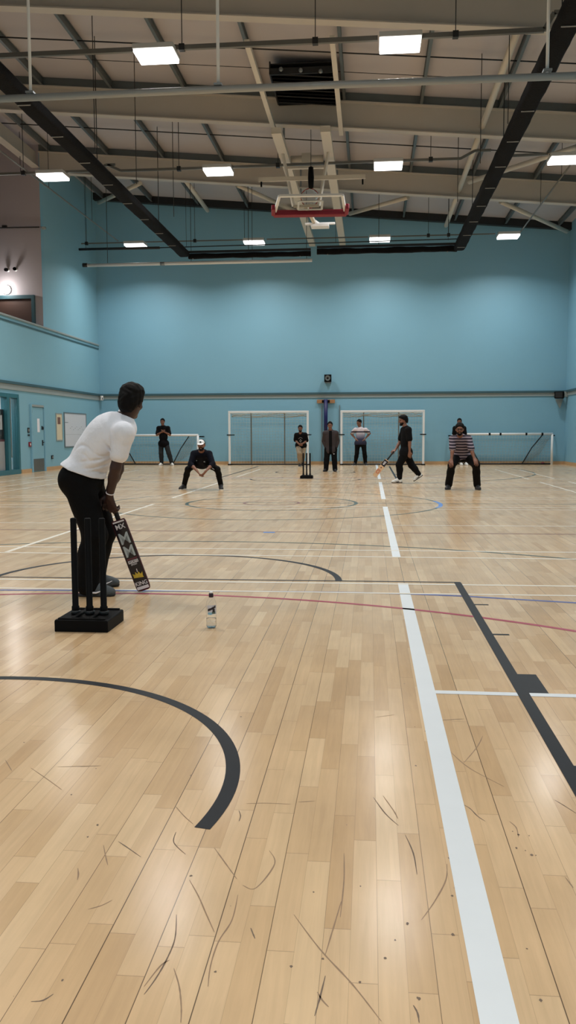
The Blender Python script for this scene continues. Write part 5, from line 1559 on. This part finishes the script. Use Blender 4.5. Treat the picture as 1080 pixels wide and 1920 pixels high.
# ---- crouching fielder in a white cap
def cap(c):
    a, A, s = c['a'], c['A'], c['s']
    S = c['SDF'](); S.add(ell(a(0, -.010, .030), V(.085, .104, .094)*s, A), 0.01); S.cut(a(0, 0, .034), -A[2]+A[1]*0.05, 0.003)
    crown = mesh_from(S, 0.006, 'cap', MT['capteal'], c['t'])
    S = c['SDF'](); S.add(ell(a(0, -.006, .030), V(.0875, .1055, .0965)*s, A), 0.01); S.cut(a(0, 0, .036), -A[2], 0.003); S.cut(a(0, .028, 0), -A[1], 0.003)
    mesh_from(S, 0.005, 'cap_front', MT['whitep'], crown)
    S = c['SDF'](); S.add(ell(a(0, .105, .036), V(.074, .075, .008)*s, np.stack([A[0], unit(A[1]-A[2]*0.25), unit(A[2]+A[1]*0.25)])), 0.004); S.cut(a(0, .055, 0), -A[1], 0.003)
    mesh_from(S, 0.004, 'cap_peak', MT['whitep'], crown)
    MB().obox(a(0, .099, .072), A[0], A[2], A[1], 0.020*s, 0.014*s, 0.006).build('cap_badge', MT['capteal'], crown, bevel=0.004)
def chest_marks(c):
    for sx, w in ((-0.085, 0.020), (0.085, 0.030)):
        p = c['hp']+(c['sh']-c['hp'])*0.80+c['rt']*(-sx)+c['fw']*0.140*c['s']
        MB().obox(p, c['rt'], c['up'], c['fw'], w*0.6, 0.010, 0.010).build('chest_logo', MT['galv'], c['t'], bevel=0.004)
def side_stripe(c):
    J = c['J']
    a, b, e = J['hipL'], J['kneeL'], J['ankL']
    off = -c['rt']*(-1)*0.0
    inn = unit(unit(J['kneeR']-J['kneeL'])*0.75+V(0, -0.65, 0))
    m = MB(); pts = []
    for k in np.linspace(0.5, 1.0, 6): pts.append(a+(b-a)*k+inn*(0.088+(0.056-0.088)*k+0.014)*c['s'])
    for k in np.linspace(0.12, 0.45, 4): pts.append(b+(e-b)*k+inn*(0.056-0.004*k+0.014)*c['s'])
    m.tube(pts, 0.006, 6)
    m.build('side_stripe', MT['batwhite'], c['t'])
person('person', 'fielder in white cap crouching low with hands together between his knees', 18.24, {
    'head': (377.6, 834.0, -0.32), 'neck': (377.6, 847, -0.16), 'face': (0.0, -1, -0.10), 'shR': (363.5, 851, -0.12), 'shL': (392, 851, -0.12), 'elR': (357.5, 870, -0.28), 'elL': (399, 870, -0.28),
    'wrR': (370.0, 883.5, -0.50), 'wrL': (386.5, 882.5, -0.50), 'hdR': (0.62, -0.25, -0.8), 'hdL': (-0.62, -0.25, -0.8), 'hnR': (0.75, 0.3, 0.5), 'hnL': (-0.75, 0.3, 0.5), 'curlR': 0.5, 'curlL': 0.5,
    'hipR': (370, 866, 0.22), 'hipL': (386, 866, 0.22), 'kneeR': (352.5, 880, -0.16), 'kneeL': (407, 880, -0.16), 'ankR': (345.5, 908.5, 0.03), 'ankL': (414, 908.5, 0.0), 'toeR': (-0.35, -0.93, 0), 'toeL': (0.25, -0.96, 0), 'chestfwd': (0, -0.8, -0.6)},
    MT['skinM'], {'mat': MT['hair'], 'vol': 0.004, 'beard': True, 'line': 0.5, 'z0': 0.04}, [trousers(MT['trousblack'], g=0.012, gk=0.010, gh=0.020), shirt(MT['navy'], long=1.25, gs=0.022, hem=0.06, name='jersey', gb=0.022, collar=True), shoes(MT['shoeblack'], MT['solewhite']), cap, chest_marks, side_stripe], s=0.98, fat=1.1)

# ---- crouching fielder in striped polo and glasses
def specs(c):
    a, s = c['a'], c['s']
    m = MB()
    for sx in (-1, 1):
        m.tube([a(sx*.033+.024*math.cos(k), .100-.010*abs(math.cos(k)), .006+.017*math.sin(k)) for k in np.linspace(0, 2*PI, 17)], 0.0034, 6, caps=False)
        m.tube([a(sx*.057, .090, .010), a(sx*.076, .050, .012), a(sx*.080, -.005, .008)], 0.003, 6)
    m.tube([a(-.009, .103, .010), a(.009, .103, .010)], 0.003, 6)
    m.build('glasses', MT['specs'], c['t'])
MT['stripes'] = banded('striped_polo_cloth', [(0, lin(40, 34, 50)), (0.62, lin(158, 146, 158))], (0, -0.12, 1), (0, 0, 0.03), period=0.062)
person('person', 'fielder in striped polo and glasses crouching with hands on knees', 18.48, {
    'head': (862.0, 804.5, -0.28), 'neck': (862.5, 818, -0.12), 'face': (-0.10, -1, -0.16), 'shR': (848.5, 823, -0.08), 'shL': (878, 822.5, -0.08), 'elR': (848.5, 842, -0.20), 'elL': (884, 843, -0.20),
    'wrR': (846.5, 860.5, -0.28), 'wrL': (889, 858.5, -0.28), 'hdR': (-0.05, -0.55, -0.85), 'hdL': (0.25, -0.55, -0.8), 'hnR': (0.1, 0.8, -0.6), 'hnL': (-0.1, 0.8, -0.6), 'curlR': 0.3, 'curlL': 0.3,
    'hipR': (858, 855, 0.16), 'hipL': (876, 855, 0.16), 'kneeR': (847, 872.5, -0.20), 'kneeL': (892.5, 872.5, -0.20), 'ankR': (841.5, 908, 0.02), 'ankL': (894.5, 908.5, 0.0), 'toeR': (-0.35, -0.93, 0), 'toeL': (0.15, -0.98, 0), 'chestfwd': (0, -0.9, -0.4)},
    MT['skinM'], {'mat': MT['hair'], 'vol': 0.018, 'beard': True, 'style': 'short'}, [trousers(MT['trousblack'], g=0.020, gk=0.024, gh=0.040, to=2.0), shirt(MT['stripes'], sleeve=0.92, gs=0.022, hem=-0.02, over=0.026, name='polo_shirt', gb=0.020, collar=True), shoes(MT['shoeblack'], MT['soledark']), specs], s=1.02, fat=1.15)

# ---- man standing behind him at the goal
person('person', 'man in black standing at the far right goal, mostly hidden behind the striped fielder', 32.4, {
    'head': (861.5, 790.6, 0), 'neck': (861.5, 798.4, 0), 'face': (-0.1, -1, -0.15), 'shR': (852.5, 802.5, 0), 'shL': (870.5, 802.5, 0), 'elR': (850.5, 815.5, 0.02), 'elL': (872.5, 816, 0.02), 'wrR': (853.5, 828, -0.10), 'wrL': (871.5, 828.5, -0.08),
    'hipR': (857, 831.5, 0), 'hipL': (867, 831.5, 0), 'kneeR': (859, 849.5, -0.03), 'kneeL': (869, 849.5, -0.03), 'ankR': (864.5, 866.5, 0), 'ankL': (873, 867, 0), 'toeR': (0.1, -1, 0), 'toeL': (0.3, -0.95, 0)},
    MT['skinM'], HB, [trousers(MT['trousblack']), shirt(MT['teeblack'], sleeve=0.8, hem=0.12, name='tee_shirt'), shoes(MT['shoewhite'], MT['solewhite'])], s=1.02, h=0.008)

# ---- bowler
def tee_print(c):
    p = c['hp']+(c['sh']-c['hp'])*0.62+c['fw']*0.135*c['s']
    m = MB()
    m.tube([p+c['rt']*0.075*math.cos(k)+c['up']*(0.075*math.sin(k))+c['fw']*0.004 for k in np.linspace(0.3, 2.7, 14)], 0.006, 6)
    for dx, dz in ((0, 0.0), (-0.03, -0.04), (0.03, -0.045), (0, -0.08)):
        m.obox(p+c['rt']*dx+c['up']*dz+c['fw']*0.006, c['rt'], c['up'], c['fw'], 0.018, 0.014, 0.006)
    m.build('chest_print', MT['strap'], c['t'])
person('person', 'bearded bowler in black tee and beige trousers running in behind the far wicket', 31.1, {
    'head': (563, 803.2, -0.18), 'neck': (563.3, 811.2, -0.08), 'face': (0.05, -1, -0.2), 'shR': (555.5, 815.5, -0.02), 'shL': (572.5, 815.0, -0.02), 'elR': (554.2, 826, 0.02), 'elL': (575, 827, 0.02), 'wrR': (560.0, 832.0, -0.22), 'wrL': (567.5, 831.5, -0.22),
    'hdR': (0.85, -0.3, -0.45), 'hdL': (-0.85, -0.3, -0.3), 'hnR': (0.3, 0.8, 0.4), 'hnL': (-0.3, 0.8, 0.4), 'curlR': 0.9, 'curlL': 0.9,
    'hipR': (559.4, 835.5, 0.06), 'hipL': (569, 835.5, 0.06), 'kneeR': (561.2, 850.2, -0.20), 'kneeL': (568.3, 850.5, -0.02), 'ankR': (561.8, 868.5, -0.05), 'ankL': (566.8, 866.5, 0.38), 'toeR': (0.05, -1, 0), 'toeL': (0.05, -0.92, -0.42)},
    MT['skinM'], HBB, [trousers(MT['beige'], g=0.02, gk=0.028, gh=0.030), shirt(MT['teeblack'], sleeve=0.88, gs=0.026, hem=0.10, name='tee_shirt', gb=0.022), shoes(MT['shoeblack'], MT['shoewhite'], heelup='L'), tee_print], s=0.99, h=0.007)

# ---- man in an open jacket
def jacket(c):
    S = c['SDF'](); J = c['J']; s = c['s']
    c['torso'](S, 0.036)
    S.add(ell(c['hp']-c['up']*0.05*s, V(0.185*s, 0.145*s, 0.15*s), c['T']), 0.05)
    S.warp(folds(0.005, 26, 5))
    S.cut(c['hp']-c['up']*0.12*s, -c['up'], 0.004); S.cut(J['neck']+c['up']*0.02, unit(c['up']+c['fw']*0.5), 0.004)
    f = c['hp']+c['up']*0.3*s+c['fw']*0.2*s
    # open front: a wedge, wider at the bottom
    S.sub(rbox(f, V(0.050*s, 0.14*s, 0.60*s), c['T'], 0.01), 0.004)
    for q in ('L', 'R'): c['arm'](S, q, 0.028, 1.95, 0.026)
    o = mesh_from(S, c['h'], 'jacket', MT['brownjacket'], c['t'])
    n0 = J['neck']; hd = unit(c['H']-n0)
    S = c['SDF'](); S.add(rc(n0-hd*0.02, n0+hd*0.03, 0.082*s, 0.074*s), 0.01); S.cut(n0+hd*0.035, unit(hd+c['fw']*0.6), 0.003); S.cut(n0-hd*0.03, -hd, 0.003); S.sub(rc(n0-hd*0.05+c['fw']*0.03, n0+hd*0.08+c['fw']*0.05, 0.058*s, 0.056*s), 0.003)
    mesh_from(S, 0.007, 'collar', MT['brownjacket'], o)
def thigh_mark(c):
    p = c['J']['hipL']+(c['J']['kneeL']-c['J']['hipL'])*0.42+c['fw']*0.098*c['s']
    MB().obox(p, c['rt'], c['up'], c['fw'], 0.020, 0.008, 0.006).build('trouser_logo', MT['batwhite'], c['t'])
person('person', 'man in open dark jacket standing in front of the blue post', 27.15, {
    'head': (618.9, 797.3, -0.02), 'neck': (619.3, 807.2, 0.01), 'face': (-0.05, -1, -0.12), 'shR': (609.8, 812.5, 0), 'shL': (630, 812.3, 0), 'elR': (607.3, 827, 0.08), 'elL': (633, 826.5, 0.08), 'wrR': (611.3, 839, 0.05), 'wrL': (630.5, 838.2, 0.05),
    'hdR': (0.3, -0.1, -0.95), 'hdL': (-0.3, -0.1, -0.95), 'hnR': (0.4, 1, 0), 'hnL': (-0.4, 1, 0),
    'hipR': (614.3, 843, 0.02), 'hipL': (626, 843, 0.02), 'kneeR': (612.2, 861.5, 0), 'kneeL': (627, 861.5, 0), 'ankR': (611.3, 879.2, 0), 'ankL': (628, 879.8, 0), 'toeR': (-0.35, -0.94, 0), 'toeL': (0.12, -1, 0)},
    MT['skinM'], {'mat': MT['hair'], 'vol': 0.010}, [trousers(MT['trousblack'], g=0.020, gk=0.030, gh=0.042, to=2.0), shirt(MT['teeblack'], g=0.012, sleeve=0.6, gs=0.010, hem=0.09, over=-0.02, name='tee_shirt'), jacket, shoes(MT['shoeblack'], MT['soledark']), thigh_mark], s=0.96)

# ---- man with hands on hips
MT['fade'] = banded('white_to_navy_jersey', [(0.0, lin(28, 30, 52)), (0.10, lin(62, 66, 98)), (0.24, lin(150, 150, 170)), (0.33, lin(206, 200, 206)), (0.34, lin(40, 40, 60)), (0.385, lin(40, 40, 60)), (0.395, lin(212, 200, 206)), (1.0, lin(220, 212, 216))], (0, 0, 1), (0, 0, 0.90))
person('person', 'man in white and navy jersey with hands on hips by the right goal', 32.2, {
    'head': (673.3, 792.4, -0.02), 'neck': (674.8, 800.6, 0.01), 'face': (-0.75, -0.66, -0.25), 'shR': (666.2, 805.8, 0), 'shL': (685.6, 805.8, 0), 'elR': (658.8, 813.3, 0.10), 'elL': (693.2, 812.6, 0.10), 'wrR': (666.3, 822.2, -0.02), 'wrL': (685.0, 822.2, -0.02),
    'hdR': (0.8, -0.5, -0.4), 'hdL': (-0.8, -0.5, -0.4), 'hnR': (0.2, 0.6, -0.8), 'hnL': (-0.2, 0.6, -0.8), 'curlR': 0.35, 'curlL': 0.35,
    'hipR': (670.4, 831.0, 0), 'hipL': (681.4, 831.0, 0), 'kneeR': (669.3, 849.6, -0.03), 'kneeL': (683.4, 849.6, -0.03), 'ankR': (666.2, 867.3, 0), 'ankL': (685.4, 867.3, 0), 'toeR': (-0.6, -0.8, 0), 'toeL': (0.3, -0.95, 0)},
    MT['skinM'], HB, [trousers(MT['trousblack'], g=0.016, gk=0.022, gh=0.028), shirt(MT['fade'], sleeve=0.62, gs=0.022, hem=0.06, name='jersey'), shoes(MT['shoeblack'], MT['solewhite'])], s=1.0)

# ---- man walking with his bat
person('person', 'bearded man in black walking left with a bat trailing from his hand', 21.0, {
    'head': (755.8, 788.3, 0), 'neck': (759.8, 800.0, 0), 'face': (-1, -0.22, -0.12), 'shR': (757, 805.5, 0.17), 'shL': (766, 805.8, -0.17), 'elR': (749.5, 829, 0.19), 'elL': (768.2, 829.5, -0.22), 'wrR': (741.3, 843.6, 0.02), 'wrL': (768.0, 846, -0.22),
    'hdR': (-0.6, -0.7, -0.45), 'hdL': (-0.05, 0.0, -1), 'hnR': (-0.5, -0.2, -0.9), 'hnL': (0.3, 1, 0), 'curlR': 1.2, 'curlL': 0.5,
    'hipR': (760.5, 847.5, 0.09), 'hipL': (761, 847.5, -0.09), 'kneeL': (748.3, 871.5, -0.09), 'ankL': (749.3, 896.3, -0.09), 'kneeR': (771.5, 872.5, 0.10), 'ankR': (785.5, 890.0, 0.10), 'toeL': (-1, -0.05, 0), 'toeR': (-0.80, 0.0, -0.55), 'chestfwd': (-1, -0.1, 0)},
    MT['skinM'], {'mat': MT['hair'], 'vol': 0.018, 'style': 'thick', 'beard': True}, [trousers(MT['trousblack'], g=0.022, gk=0.026, gh=0.024), shirt(MT['teeblack'], sleeve=0.72, gs=0.022, hem=0.15, name='tee_shirt', gb=0.024), shoes(MT['shoewhite'], MT['soledark'], heelup='R', logo=MT['shoeblack'])], s=0.99, fat=1.1)
